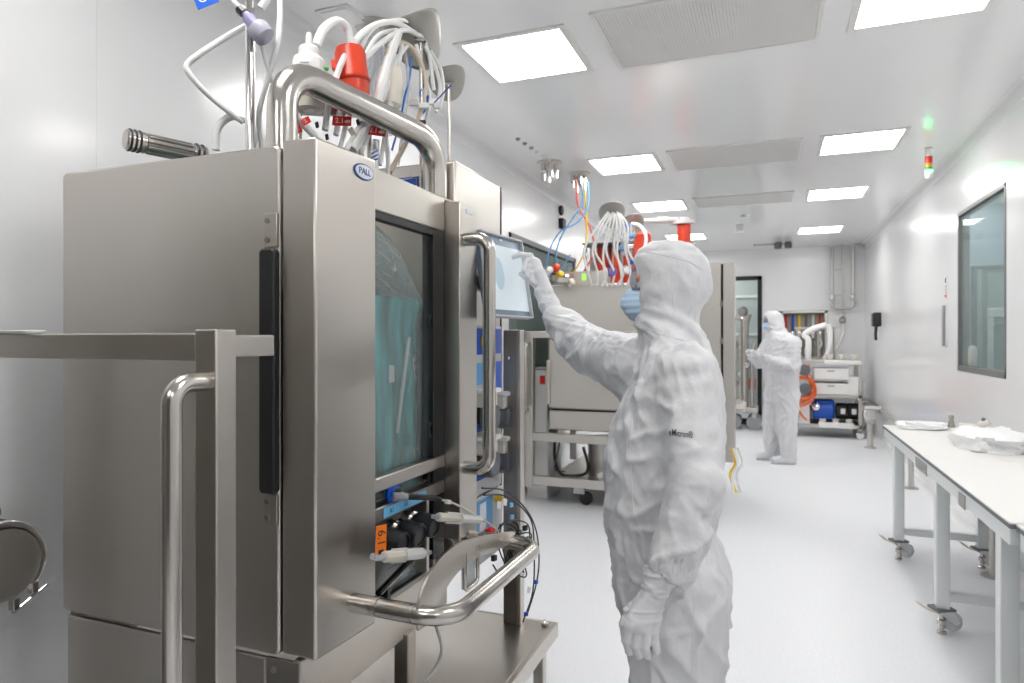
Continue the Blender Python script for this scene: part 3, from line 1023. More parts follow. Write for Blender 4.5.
# right hand support post
ps = bb('support_post', 'steel_dark', -.945, -.888, 2.335, 2.37, .418, 1.53)  # darker steel paints the post's shaded face, the lighter slab its lit side
MB().bx(-.888, -.873, 2.330, 2.375, .418, 1.53).build('post_lit_face', 'steel', ps, bevel=.003)
MB().tube(smooth_path([(-.914, 2.333, 1.42), (-.914, 2.318, 1.42), (-.914, 2.314, 1.43)]), .004, 8).build('post_hook', 'chrome', ps)
# tower cabinet
tw = MB()
tw.bx(-1.40, XF, 2.010, 2.415, .70, 2.10)
tw.build('tower', 'steel_panel', B, bevel=.008)
bb('tower_seam', 'black_rubber', -1.0, -.9865, 2.416, 2.424, .90, 2.095, .001)
bb('tower_edge', 'steel', -1.40, -.99, 2.424, 2.44, .70, 2.098, .003)
bl = MB().bx(-1.36, -1.12, 2.003, 2.011, 1.99, 2.055).build('warning_plate', 'blue_tag', B)
for k in range(2):
    mb = MB()
    x0, x1, z0, z1, t = -1.23 + .01 * k, -1.13 - .01 * k, 1.995 + .008 * k, 2.05 - .008 * k, .0025
    mb.bx(x0, x1, 2.0005, 2.003, z0, z0 + t).bx(x0, x1, 2.0005, 2.003, z1 - t, z1).bx(x0, x0 + t, 2.0005, 2.003, z0, z1).bx(x1 - t, x1, 2.0005, 2.003, z0, z1)
    if not k:
        mb.build('plate_outline', 'white_print', bl)
# front control fields of the tower
pf = MB().bx(XF, XF + .006, 2.09, 2.405, .93, 1.545).build('control_field', 'panel_grey', B, bevel=.002)
for (a, b, c, d_, m_) in ((2.12, 2.255, 1.44, 1.535, 'blue_tag'), (2.285, 2.40, 1.44, 1.535, 'blue_paint'), (2.12, 2.255, 1.33, 1.41, 'blue_pale'), (2.285, 2.40, 1.19, 1.41, 'blue_tag'), (2.12, 2.255, 1.16, 1.24, 'blue_paint'), (2.12, 2.255, .985, 1.05, 'blue_tag'), (2.285, 2.40, 1.0, 1.06, 'blue_tag')):
    MB().bx(XF + .006, XF + .009, a, b, c, d_).build('blue_field', m_, pf, bevel=.001)
MB().lathe([(.036, 0), (.036, .006), (.03, .008)], (XF + .008, 2.235, 1.488), axis=(1, 0, 0), n=24).build('yellow_disc', 'yellow_plastic', pf)
put_text('disc_print', 'E', .04, 'black_print', pf, (XF + .017, 2.235, 1.488), (0, 1, 0), (0, 0, 1))
for (yy, zz) in ((2.19, 1.265), (2.19, 1.095), (2.365, 1.245), (2.365, 1.075)):
    pm = MB().bx(XF + .006, XF + .06, yy - .055, yy + .055, zz - .012, zz + .048).build('pump_head', 'pump_head', B, bevel=.008)
    MB().bx(XF + .006, XF + .072, yy - .062, yy + .06, zz + .036, zz + .054).build('pump_lid', 'white_plastic', pm, bevel=.006)
    MB().prism([(-.045, .0), (.05, .0), (.058, -.03), (.045, -.075), (-.01, -.085), (-.045, -.06)], (XF + .042, yy, zz - .01), (0, 1, 0), (0, 0, 1), .06).build('pump_cover', 'pump_roller', pm, bevel=.01)
    MB().bx(XF + .006, XF + .03, yy - .06, yy - .035, zz - .07, zz - .01).build('pump_bracket', 'black_gloss', pm, bevel=.002)
# lower switch plate
lp = MB().bx(XF + .006, XF + .012, 2.09, 2.405, .68, .925).build('switch_plate', 'panel_grey', B, bevel=.003)
MB().bx(XF + .012, XF + .014, 2.16, 2.30, .74, .915).build('blue_field', 'blue_pale', lp)
MB().bx(XF + .014, XF + .0155, 2.18, 2.235, .80, .90).build('small_screen', 'badge_white', lp)
MB().lathe([(.010, 0), (.010, .012), (.018, .014), (.02, .028), (.016, .032)], (XF + .012, 2.235, .79), axis=(1, 0, 0), n=20).build('stop_button', 'red_tag', lp)
MB().lathe([(.012, 0), (.014, .02), (.006, .03)], (XF + .012, 2.33, .885), axis=(1, .2, .3), n=16).build('yellow_knob', 'yellow_plastic', lp)
# door leaf with long pull handle beside the window
bb('door_leaf', 'steel', XF - .02, -.935, 1.937, 2.072, .845, 1.945, .003)
bb('door_leaf_edge', 'panel_grey', XF - .02, -.940, 2.072, 2.080, .845, 1.940, .002)
MB().bx(-.935, -.933, 1.985, 2.03, 1.912, 1.926).build('leaf_label', 'badge_white', B)
pipe('pull_handle', 'steel_tube', [(-.937, 1.975, 1.823), (-.848, 1.975, 1.823), (-.848, 1.975, 1.075), (-.937, 1.975, 1.075)], .0215, B, bend=.06, n=18)
# big top rail
pipe('top_rail', 'steel_tube', [(-1.143, 1.345, 1.955), (-1.143, 1.345, 2.182), (-1.036, 1.962, 2.150), (-1.036, 1.962, 1.95)], .038, B, bend=.10, n=24)
MB().bx(-1.085, -.99, 1.915, 2.005, 1.950, 1.960).build('rail_foot', 'steel', B, bevel=.003)
# front bumper rail, arch plate and small handle
br = pipe('bumper_rail', 'steel_tube', [(-.99, 1.41, .834), (-.700, 1.405, .834), (-.690, 2.02, .834), (-.985, 2.005, .834)], .0235, B, bend=.085, n=20)
for yy, x in ((1.409, -.90), (1.407, -.80)):
    MB().lathe([(.0245, -.002), (.0245, .002)], (x, yy, .834), axis=(1, 0, 0), n=20).build('weld_ring', 'steel_dark', br)
outer = [(1.395, .800), (1.39, .845), (1.41, .885), (1.47, .925), (1.56, .945), (1.70, .935), (2.02, .868), (2.03, .845)]
inner = [(2.00, .838), (1.96, .840), (1.72, .872), (1.62, .870), (1.54, .850), (1.485, .815), (1.47, .795)]
ap = MB()
rows0 = smooth_path([(-.785, y, z) for y, z in outer], 5)
rows1 = smooth_path([(-.785, y, z) for y, z in inner[::-1]], 5)
m_ = min(len(rows0), len(rows1))
def resample(P, n):
    L = [0]
    for a, b in zip(P, P[1:]):
        L.append(L[-1] + (b - a).length)
    out = []
    for i in range(n):
        t = L[-1] * i / (n - 1)
        k = max(j for j in range(len(L)) if L[j] <= t + 1e-9)
        k = min(k, len(P) - 2)
        f = (t - L[k]) / max(L[k + 1] - L[k], 1e-9)
        out.append(P[k].lerp(P[k + 1], min(f, 1)))
    return out
r0, r1 = resample(rows0, 30), resample(rows1, 30)
ap.grid([r0, r1])
ap.build('arch_plate', 'steel', B, solid=.006, smooth=False)
pipe('small_handle', 'steel_tube', [(-.785, 1.66, .905), (-.785, 1.66, .80), (-.785, 1.745, .80), (-.785, 1.745, .905)], .0055, B, bend=.015)
MB().bx(-.80, -.79, 1.665, 1.74, .80, .90).build('handle_plate', 'panel_grey', B, bevel=.004)
bb('rod', 'black_gloss', -1.02, -.995, 1.60, 1.615, .74, .80, .001)
MB().tube([(-1.0, 1.56, .80), (-1.0, 1.84, .86)], .010, 8).build('brace_rod', 'black_gloss', B)
bb('guide_bar', 'steel', -1.03, -.98, 1.80, 1.815, .78, 1.0, .002)
# touch screen on the tower
sc_c, su, sv = Vector((-.890, 2.222, 1.722)), Vector((.037, .304, 0)), Vector((.057, -.030, -.294))
sn = su.cross(-sv).normalized()
ts = MB().obox(sc_c - sn * .012, su / 2, sv / 2, sn * .012).build('touch_screen', 'screen_bezel', B, bevel=.003)
rim = MB()
MB().obox(sc_c + su * .055 + sv * .02 + sn * .0005, su * .43, sv * .40, sn * .0015).build('display', 'screen_glass', ts)
MB().obox(sc_c + su * .0 + sv * -.455 + sn * .0015, su * .03, sv * .01, sn * .001).build('screen_mark', 'white_print', ts)
MB().prism([(.035 * math.cos(2 * math.pi * k / 24), .06 * math.sin(2 * math.pi * k / 24)) for k in range(24)], sc_c - su * .16 - sv * .02 + sn * .0025, su.normalized(), (-sv).normalized(), .001).build('vessel_picture', 'screen_shape', ts)
for e0, e1 in ((-.5, -.5), (.5, .5)):
    MB().obox(sc_c + sv * e0, su * .5, sv.normalized() * .003, sn * .013).build('screen_rim', 'panel_grey', ts)
MB().obox(sc_c + su * .5, su.normalized() * .003, sv * .5, sn * .013).build('screen_rim', 'panel_grey', ts)
MB().cyl(sc_c - sn * .024, Vector((XF, 2.23, 1.70)), .03, n=16).build('screen_arm', 'steel_dark', ts)

# ---------------------------------------------------------------- liquid-filled bag inside the vessel
BG = thing('process_bag', 'clear wrinkled plastic bag of teal liquid behind the bioreactor window', 'bag', (-1.42, 1.62, .755))


def bag_surface(z_lo, z_hi, shrink, n=72, rows=60):
    out = []
    for i in range(rows + 1):
        z = z_lo + (z_hi - z_lo) * i / rows
        t = max(0, (z - 1.60) / (1.90 - 1.60))
        k = math.sqrt(max(0.0, 1 - t ** 2.2))
        hy = .297 * (1 - .66 * t ** 1.5)
        cy = 1.612 - .15 * t
        hx = (.388 * (1 - .40 * t * t) if t < 1 else .2)
        cx = -1.412 + .08 * t
        if z_hi > 1.7 and t > .93:
            hy *= max(.25, (1 - t) / .07)
        row = []
        for q in range(n):
            a = 2 * math.pi * q / n
            ca, sa = math.cos(a), math.sin(a)
            e = .13
            X = cx + (hx - shrink) * math.copysign(abs(ca) ** e, ca)
            Y = cy + (hy - shrink) * math.copysign(abs(sa) ** e, sa)
            row.append((X, Y, z))
        out.append(row)
    A = np.array(out, dtype=np.float32)
    g = np.stack([A[..., 0] * 6, A[..., 1] * 13 + A[..., 2] * 3, A[..., 2] * 3.2], axis=-1)
    dd = .018 * ridge(noise3(g, 3.3), 2) + .012 * noise3(g * 2.3, 9.1) - .020
    C = np.array([-1.43, 1.60, 0])
    rad = A - C
    rad[..., 2] = 0
    rad /= np.maximum(np.linalg.norm(rad, axis=-1, keepdims=True), 1e-6)
    A = A + rad * dd[..., None]
    return [[tuple(map(float, p)) for p in row] for row in A]


rows = bag_surface(.76, 1.885, 0)
mb = MB().grid(rows, closed=True)
mb.add(rows[-1], [tuple(range(len(rows[-1])))])
mb.build('film', 'bag_film', BG, angle=180)
rows = bag_surface(.765, 1.622, .012)
mb = MB().grid(rows, closed=True)
mb.add(rows[-1], [tuple(range(len(rows[-1])))]).add(rows[0], [tuple(range(len(rows[0])))[::-1]])
mb.build('liquid', 'liquid', BG, angle=60)
MB().bx(-1.034, -1.031, 1.665, 1.695, 1.37, 1.42).build('bag_label', 'clear_plastic', BG)
MB().tube([(-1.026, 1.70, 1.22), (-1.026, 1.77, 1.50)], .006, 8).build('dip_tube', 'clear_plastic', BG)

# ---------------------------------------------------------------- fittings in front of the ports
def pt(px, py, x):
    """the point of the plane X = x seen at a photo pixel"""
    k = (px - 512) / FPX
    return at(px, py, x / (-SA + k * CA))


def connector(name, label, p, q, r_=.013):
    p, q = Vector(p), Vector(q)
    t = thing(name, label, 'connector', p)
    ax = (q - p)
    L = ax.length
    ax.normalize()
    MB().lathe([(r_ * .55, -.03), (r_ * .55, 0)], p, axis=ax, n=14).build('hose_end', 'clear_plastic', t)
    MB().lathe([(r_, 0), (r_ * 1.15, .004), (r_ * 1.15, L * .44), (r_ * .9, L * .46)], p, axis=ax, n=8).build('socket_half', 'ivory_plastic', t)
    MB().lathe([(r_ * .9, L * .5), (r_ * 1.2, L * .52), (r_ * 1.2, L * .94), (r_ * .8, L)], p, axis=ax, n=8).build('plug_half', 'white_plastic', t)
    u_, w_ = frame_of(ax)
    for s_ in (-1, 1):
        MB().obox(p + ax * L * .35 + w_ * s_ * r_ * 1.2, ax * L * .18, u_ * .004, w_ * .003).build('latch', 'white_plastic', t, bevel=.001)
    MB().lathe([(r_ * .5, L), (r_ * .5, L + .035)], p, axis=ax, n=14).build('tube_end', 'clear_plastic', t)
    return t


connector('tube_connector', 'white plastic tube coupling hanging below the black caps', pt(384, 557, -.915), pt(424, 553, -.905))
connector('tube_connector', 'white plastic tube coupling beside the farthest black cap', pt(438, 517, -.915), pt(481, 520, -.900), .012)
ot = thing('hose_tag', 'orange tag printed 6.1 beside the black caps', 'tag', pt(380, 542, -.93))
o3 = pt(381, 541, -.93)
u3, v3 = Vector((.12, .32, 0)).normalized(), Vector((0, .05, 1)).normalized()
MB().obox(o3, u3 * .0165, v3 * .040, u3.cross(v3) * .0008).build('tag_sheet', 'orange_tag', ot)
put_text('tag_print', '6.1', .034, 'black_print', ot, o3 + v3 * .008, -v3, u3, lift=.0012)
MB().obox(o3 - v3 * .028, u3 * .008, v3 * .006, u3.cross(v3) * .0014).build('tag_block', 'black_print', ot)
o = MB().tube(smooth_path([pt(372, 556, -.93), pt(378, 558, -.925), pt(384, 557, -.915)]), .008, 10).build('port_hose', 'clear_plastic')
tag(o, 'short clear hose ending in the orange tagged coupling', 'hose')
o = MB().tube(smooth_path([pt(404, 497, -.965), pt(418, 497, -.94), pt(432, 498, -.93), pt(440, 500, -.92)]), .0085, 10).build('sensor_lead', 'black_rubber')
tag(o, 'thick black sensor lead plugged beside the blue port', 'cable')
o = MB().tube(smooth_path([pt(438, 499, -.922), pt(455, 504, -.91), pt(475, 515, -.90), pt(495, 528, -.88), pt(503, 539, -.86)]), .0035, 8).build('sensor_cable', 'ivory_plastic')
tag(o, 'thin cream cable running from the black lead to the bumper rail', 'cable')
o = MB().tube(smooth_path([pt(393, 497, -.98), pt(399, 496, -.97), pt(406, 497, -.963)]), .012, 12).build('sensor_plug', 'clear_plastic')
tag(o, 'clear plug sleeve between blue port and black lead', 'plug')
o = MB().obox(pt(448, 502, -.905), (0, .012, -.004), (.006, 0, 0), (0, .002, .006)).build('cable_clip', 'white_plastic', bevel=.002)
tag(o, 'small white clip on the cream cable', 'clip')
o = MB().obox(pt(442, 558, -.90), (0, .016, 0), (.005, 0, 0), (0, 0, .006)).build('violet_stopper', 'purple_plastic', bevel=.002)
tag(o, 'small violet stopper beside the lower white coupling', 'stopper')

# black cable coil hung on the bumper rail
cc = thing('cable_coil', 'coil of thin black sensor cables with clips hanging at the bumper rail end', 'cable coil', pt(515, 560, -.86))
rnd = random.Random(5)
c0 = pt(515, 553, -.83)
for k in range(7):
    rx, rz = .055 + .02 * rnd.random(), .06 + .045 * rnd.random()
    ox, oz = rnd.uniform(-.012, .012), rnd.uniform(-.015, .015)
    pts = []
    for q in range(15):
        a = 2 * math.pi * q / 14
        pts.append(c0 + Vector((.02 * math.sin(2 * a + k) + .01 * k - .03, (rx * math.cos(a)) + ox, rz * math.sin(a) + oz)))
    MB().tube(smooth_path(pts, 4), .0026, 6).build('cable_loop', 'black_rubber', cc)
for k, (pp, m_) in enumerate(((((482, 488), (505, 491), (525, 508), (536, 530), (539, 560), (536, 585), (527, 615)), 'black_rubber'),
                             (((484, 495), (508, 497), (530, 518), (534, 545), (533, 590), (523, 622)), 'black_rubber'),
                             (((500, 525), (515, 520), (528, 525), (530, 540)), 'black_rubber'),
                             (((493, 565), (500, 575), (510, 578)), 'black_rubber'))):
    MB().tube(smooth_path([pt(a, b, -.80 if k else -.79) for a, b in pp]), .0028, 6).build('cable_lead', m_, cc)
for (a, b, m_) in ((536, 582, 'blue_paint'), (526, 614, 'blue_paint'), (511, 505, 'cyan_tape'), (512, 517, 'cyan_tape')):
    MB().obox(pt(a, b, -.79), (.003, .006, 0), (0, 0, .007), (.004, -.002, 0)).build('cable_mark', m_, cc, bevel=.001)
for (a, b) in ((499, 505), (505, 502), (529, 590), (523, 540)):
    MB().obox(pt(a, b, -.79), (.002, .009, -.004), (0, .004, .010), (.0008, 0, 0)).build('cable_flag', 'white_print', cc)
for (a, b) in ((525, 528), (494, 558)):
    MB().obox(pt(a, b, -.79), (.002, .008, 0), (0, 0, .009), (.006, 0, 0)).build('cable_plug', 'black_cap', cc, bevel=.002)

# ---------------------------------------------------------------- steel frame in the left foreground
fr = thing('equipment_stand', 'square tube steel stand with long pull handle in the left foreground', 'stand', (-.97, .96, 0))
box('post', 'steel', -.998, -.945, .935, .985, .0, 1.516, fr, .003)
box('cross_bar', 'steel', -2.10, -.998, .938, .982, 1.457, 1.509, fr, .003)
box('bar_stub', 'steel', -.985, -.955, .985, 1.10, 1.463, 1.506, fr, .003)
box('post', 'steel', -2.10, -2.05, .935, .985, .0, 1.457, fr, .003)
pipe('pull_handle', 'steel_tube', [(-.972, .938, 1.42), (-.972, .862, 1.42), (-.972, .862, .42), (-.972, .938, .42)], .0175, fr, bend=.045, n=18)
box('cross_bar', 'steel', -2.05, -.998, .938, .982, .20, .25, fr, .003)
o = MB().prism(rrect(.16, .05, .02), (-1.54, .955, 1.513), (1, 0, 0), (0, 1, 0), .008).build('white_lid', 'white_plastic', bevel=.002)
tag(o, 'flat white lid lying on the foreground steel cross bar', 'lid')

# the vessel this stand belongs to, left of the viewer (seen only as a reflection)
vs_ = thing('bioreactor', 'steel bioreactor cabinet left of the viewer, mirrored in the foreground steel', 'bioreactor', (-1.62, -.35, 0))
box('vessel_body', 'steel_matte', -2.10, -1.16, -1.30, .50, .62, 1.98, vs_, .01)
box('base_cabinet', 'steel_dark', -2.08, -1.20, -1.25, .46, .12, .60, vs_, .008)
box('door_seam', 'black_rubber', -1.165, -1.158, -.42, -.41, .64, 1.96, vs_, .001)
for x in (-2.02, -1.26):
    for y in (-1.18, .40):
        MB().lathe([(.04, 0), (.04, .02), (.014, .03), (.014, .125)], (x, y, 0), n=16).build('foot', 'steel_dark', vs_)
pipe('pull_handle', 'steel_tube', [(-1.16, .30, 1.70), (-1.09, .30, 1.70), (-1.09, .30, 1.0), (-1.16, .30, 1.0)], .02, vs_, bend=.05)

# sanitary port on the left wall
pc = Vector((XL, 1.245, .845))
r = thing('wall_port', 'round steel clamp port on the left wall beside the bioreactor', 'port', pc)
MB().lathe([(.125, 0), (.125, .015), (.09, .02), (.09, .07), (.108, .075), (.108, .085)], pc, axis=(1, 0, 0), n=36).build('ferrule', 'chrome', r)
MB().lathe([(.102, .085), (.104, .09), (.104, .100), (.09, .103)], pc, axis=(1, 0, 0), n=36).build('blank_cap', 'steel_far', r)
mb = MB()
mb.tube([pc + Vector((.088, .116 * math.cos(a), .116 * math.sin(a))) for a in [math.radians(-42 + 300 * k / 40) for k in range(41)]], .0125, 10)
mb.build('clamp_ring', 'chrome', r)
for s_ in (-1, 1):
    a = math.radians(-60 + s_ * 14)
    MB().obox(pc + Vector((.088, .128 * math.cos(a), .128 * math.sin(a))), (.012, 0, 0), (0, .010, 0), (0, 0, .018)).build('clamp_ear', 'steel_tube', r, bevel=.003)
MB().cyl(pc + Vector((.088, .03, -.15)), pc + Vector((.088, .13, -.10)), .006, n=10).build('clamp_bolt', 'chrome', r)
MB().lathe([(.016, 0), (.02, .01), (.02, .03)], pc + Vector((.06, -.02, .15)), axis=(1, 0, .3), n=14).build('sample_valve', 'chrome', r)
# ================================================================ TUBES, FILTERS AND TAGS ON TOP OF THE FIRST BIOREACTOR
ZT = 1.966


def behind_rail(px, d, gap=.10):
    """keeps a point clear behind the big top rail (it runs slightly askew)"""
    if not 284 < px < 452:
        return d
    k = (px - 512) / FPX
    return max(d, 1.3797 / (.176 * (CA + k * SA) + SA - k * CA) + gap)



def hose(label, pts, r_, m_='tube_white', name='silicone_tube', n=10, cat='tube'):
    """pts are (px, py, depth) triples of the photo turned into room points"""
    o = MB().tube(smooth_path([at(p[0], p[1], behind_rail(p[0], p[2])) for p in pts], 7), r_, n).build(name, m_)
    return tag(o, label, cat)


o = thing('drip_pole', 'tall thin polished steel pole rising from the bioreactor top', 'pole', at(250, 150, 1.80))
pb = at(250, 150, 1.80)
MB().tube([(pb.x, pb.y, ZT), (pb.x, pb.y, 2.72)], .0125, 18).build('pole', 'chrome', o)
MB().lathe([(.03, 0), (.03, .006), (.016, .012)], (pb.x, pb.y, ZT), n=18).build('foot', 'steel', o)
pr = thing('roller_probe', 'ribbed steel cylinder with black rings lying on the bioreactor top', 'probe', at(160, 145, 1.95))
p0, p1 = at(125, 139, 1.86), at(205, 156, 2.02)
ax = (p1 - p0).normalized()
L = (p1 - p0).length
MB().lathe([(.026, 0), (.030, .004), (.030, .05), (.024, .055), (.024, L - .04), (.028, L - .035), (.028, L)], p0, axis=ax, n=22).build('barrel', 'steel_tube', pr)
for s_ in (.010, .022, .034, L - .028, L - .012):
    MB().lathe([(.0312, -.003), (.0325, 0), (.0312, .003)], p0 + ax * s_, axis=ax, n=22).build('ring', 'black_rubber', pr)
for k in range(10):
    a = 2 * math.pi * k / 10
    u_, w_ = frame_of(ax)
    c_ = (u_ * math.cos(a) + w_ * math.sin(a)) * .026
    MB().tube([p0 + ax * .056 + c_, p0 + ax * (L - .042) + c_], .004, 8).build('rod', 'steel_tube', pr)
MB().bx(p1.x - .12, p1.x - .05, p1.y - .07, p1.y - .02, ZT, p1.z - .03).build('cradle', 'steel', pr, bevel=.003)

hose('kinked white tube sticking out left of the steel pole', [(246, 26, 1.84), (228, 36, 1.83), (200, 54, 1.80), (187, 66, 1.79), (194, 80, 1.80), (212, 98, 1.83), (232, 114, 1.86), (243, 122, 1.88)], .0085)
hose('white tube loop lying on the bioreactor top left of the pole', [(216, 150, 1.86), (217, 130, 1.86), (230, 117, 1.87), (246, 120, 1.88), (254, 135, 1.88), (252, 152, 1.88)], .0105)
hose('long white tube falling from above right of the steel pole', [(279, -20, 1.80), (280, 15, 1.80), (277, 45, 1.80), (268, 78, 1.81), (259, 115, 1.83), (262, 150, 1.84)], .0075)
hose('short white tube hanging below the lilac filter', [(262, 46, 1.80), (267, 65, 1.80), (273, 85, 1.82), (272, 110, 1.84), (266, 150, 1.85)], .0062)
hose('thick clear tube entering the lilac filter from above', [(268, -12, 1.80), (266, 0, 1.80), (261, 8, 1.80)], .0105)
hose('white tube running up left out of the black clamp', [(226, -14, 1.79), (233, 0, 1.79), (240, 8, 1.79)], .0065)
lf = thing('inline_filter', 'lilac disc filter with black clamp beside the steel pole', 'filter', at(258, 26, 1.78))
q0, q1 = at(241, 10, 1.77), at(266, 38, 1.77)
ax = (q1 - q0).normalized()
L = (q1 - q0).length
MB().lathe([(.010, 0), (.011, .02), (.017, .03), (.018, L * .55), (.026, L * .62), (.026, L * .8), (.022, L)], q0, axis=ax, n=22).build('housing', 'lilac_plastic', lf)
MB().lathe([(.012, L * .5), (.019, L * .58), (.019, L * .86)], q0, axis=ax, n=18).build('core', 'purple_plastic', lf)
MB().lathe([(.0135, -.006), (.0135, .012)], q0, axis=ax, n=8).build('clamp', 'black_cap', lf)
MB().lathe([(.028, L * .62), (.031, L * .72), (.028, L * .98), (.01, L * 1.05)], q0, axis=ax, n=22).build('jacket', 'clear_plastic', lf)
bt = thing('hose_tag', 'blue tag with white print hanging at the top edge left of the pole', 'tag', at(205, -2, 1.78))
o3 = at(203, -8, 1.78)
R_ = Vector((CA, SA, 0))
u3 = (R_ * .90 + Vector((0, 0, .36))).normalized()
v3 = (R_ * -.40 + Vector((0, 0, .92))).normalized()
v3 = (v3 - u3 * v3.dot(u3)).normalized()
MB().obox(o3, u3 * .030, v3 * .040, u3.cross(v3) * .0008).build('tag_sheet', 'blue_tag', bt)
put_text('tag_print', 'C5', .034, 'white_print', bt, o3 - v3 * .016, u3, v3, lift=.0012)

# filter rack
rk = thing('filter_rack', 'steel bracket bar holding the filters above the bioreactor', 'rack', at(330, 150, 1.88))
r0_, r1_ = at(296, 108, 1.90), at(372, 112, 2.10)
dv = (r1_ - r0_)
MB().obox((r0_ + r1_) / 2, dv / 2, Vector((0, 0, .02)), Vector((.01, .0, 0))).build('bar', 'steel', rk, bevel=.003)
for t in (.04, .96):
    p_ = r0_ + dv * t
    MB().tube([(p_.x, p_.y, ZT), (p_.x, p_.y, p_.z)], .008, 12).build('post', 'steel_tube', rk)
    MB().lathe([(.02, 0), (.02, .005)], (p_.x, p_.y, ZT - .001), n=16).build('foot', 'steel', rk)
p_ = at(362, 112, 2.05)
MB().lathe([(.010, 0), (.012, .004), (.012, .02), (.008, .026)], p_, axis=(.7, -.7, .2), n=16).build('knob', 'black_cap', rk)


def capsule(name, label, px, py0, py1, d, r_, m_, lean=0.0, cat='filter'):
    """upright filter capsule: py0 top, py1 bottom"""
    top, bot = at(px + lean, py0, d), at(px, py1, d)
    ax = (top - bot).normalized()
    L = (top - bot).length
    t = thing(name, label, cat, bot)
    return t, bot, ax, L


t, bo, ax, L = capsule('filter_capsule', 'white plastic capsule filter with nipple on top, beside the big top rail', 309, 33, 112, 1.84, .043, 'white')
MB().lathe([(.014, 0), (.014, .02), (.030, .03), (.040, .05), (.0435, .06), (.0435, L * .63), (.040, L * .67), (.028, L * .71), (.028, L * .80), (.024, L * .82)], bo, axis=ax, n=28).build('housing', 'white_plastic', t)
MB().lathe([(.008, L * .82), (.009, L * .84), (.009, L * .95), (.006, L)], bo, axis=ax, n=14).build('nipple', 'white_plastic', t)
MB().lathe([(.020, .012), (.0205, .015), (.020, .022)], bo, axis=ax, n=14).build('clamp', 'black_cap', t)
MB().lathe([(.004, 0), (.006, .003), (.006, .009), (.003, .011)], bo + ax * L * .55 + Vector((CA, SA, 0)) * .044, axis=(CA, SA, 0), n=12).build('vent_plug', 'beacon_green_dark', t)
for k in range(4):
    zz = L * (.40 + .05 * k)
    MB().obox(bo + ax * zz + Vector((SA, -CA, 0)) * .0435, Vector((CA, SA, 0)) * (.012 if k % 2 else .016), ax * .0015, Vector((SA, -CA, 0)) * .001).build('print_line', 'panel_grey' if k else 'red_tag', t)
MB().lathe([(.030, L * .02), (.038, L * .03), (.040, L * .20), (.030, L * .24)], bo, axis=ax, n=24).build('lower_cup', 'ivory_plastic', t)

t, bo, ax, L = capsule('heated_filter', 'red jacketed filter tilted beside the white capsule', 356, 44, 112, 1.99, .05, 'red', -7)
MB().lathe([(.020, 0), (.040, .012), (.046, .03), (.047, L * .42), (.052, L * .44), (.052, L * .47), (.048, L * .50), (.046, L * .85), (.040, L * .93), (.022, L * .96)], bo, axis=ax, n=28).build('jacket', 'red_plastic', t)
MB().lathe([(.012, L * .95), (.014, L * .99), (.006, L * 1.02)], bo, axis=ax, n=14).build('cap', 'black_cap', t)
MB().obox(bo + ax * L * .68 - Vector((CA, SA, 0)) * .048, Vector((CA, SA, 0)) * .010, ax * .016, Vector((SA, -CA, 0)) * .012).build('jacket_ear', 'red_plastic', t, bevel=.004)
MB().lathe([(.048, L * .455), (.0535, L * .458), (.048, L * .462)], bo, axis=ax, n=28).build('seam', 'beacon_red', t)

t, bo, ax, L = capsule('sample_bottle', 'ivory translucent bottle hanging behind the top rail', 388, 58, 114, 2.14, .04, 'ivory', 3)
MB().lathe([(.012, 0), (.024, .01), (.040, .03), (.042, L * .6), (.036, L * .8), (.018, L * .9), (.018, L)], bo, axis=ax, n=26).build('body', 'ivory_plastic', t)
MB().lathe([(.012, -.008), (.013, -.004), (.012, .006)], bo, axis=ax, n=14).build('stopper', 'purple_plastic', t)
MB().lathe([(.020, L * .92), (.020, L * 1.06), (.012, L * 1.1)], bo, axis=ax, n=18).build('cap', 'white_plastic', t)

# saddle shaped tube holders on stems
def saddle(label, px, py, d, R, tilt, stem_to, nod=-.7):
    c = at(px, py, d)
    t = thing('tube_saddle', label, 'tube holder', (c.x, c.y, stem_to))
    Rr, Ff = Vector((CA, SA, 0)), Vector((-SA, CA, 0))
    rows = []
    for i in range(9):
        rr = R * i / 8
        row = []
        for k in range(36):
            a = 2 * math.pi * k / 36
            u_, v_ = rr * math.cos(a), rr * math.sin(a)
            zz = 5.5 * u_ * u_ - 2.5 * v_ * v_
            p = Rr * u_ + Ff * v_ + Vector((0, 0, zz))
            q = Matrix.Rotation(-tilt, 3, Ff) @ p
            q = Matrix.Rotation(nod, 3, Rr) @ q
            row.append(c + q)
        rows.append(row)
    MB().grid(rows, closed=True).build('saddle_plate', 'steel_matte', t, solid=.003, angle=180)
    MB().tube([c - Vector((0, 0, .004)), (c.x, c.y, stem_to)], .006, 12).build('stem', 'steel_tube', t)
    MB().obox(c - Vector((0, 0, .010)), Rr * .022, Ff * .014, Vector((0, 0, .004))).build('clamp_plate', 'chrome', t, bevel=.001)
    for s_ in (-1, 1):
        MB().lathe([(.005, 0), (.005, .006)], c - Vector((0, 0, .018)) + Rr * .014 * s_, n=8).build('screw', 'chrome', t)
    return t


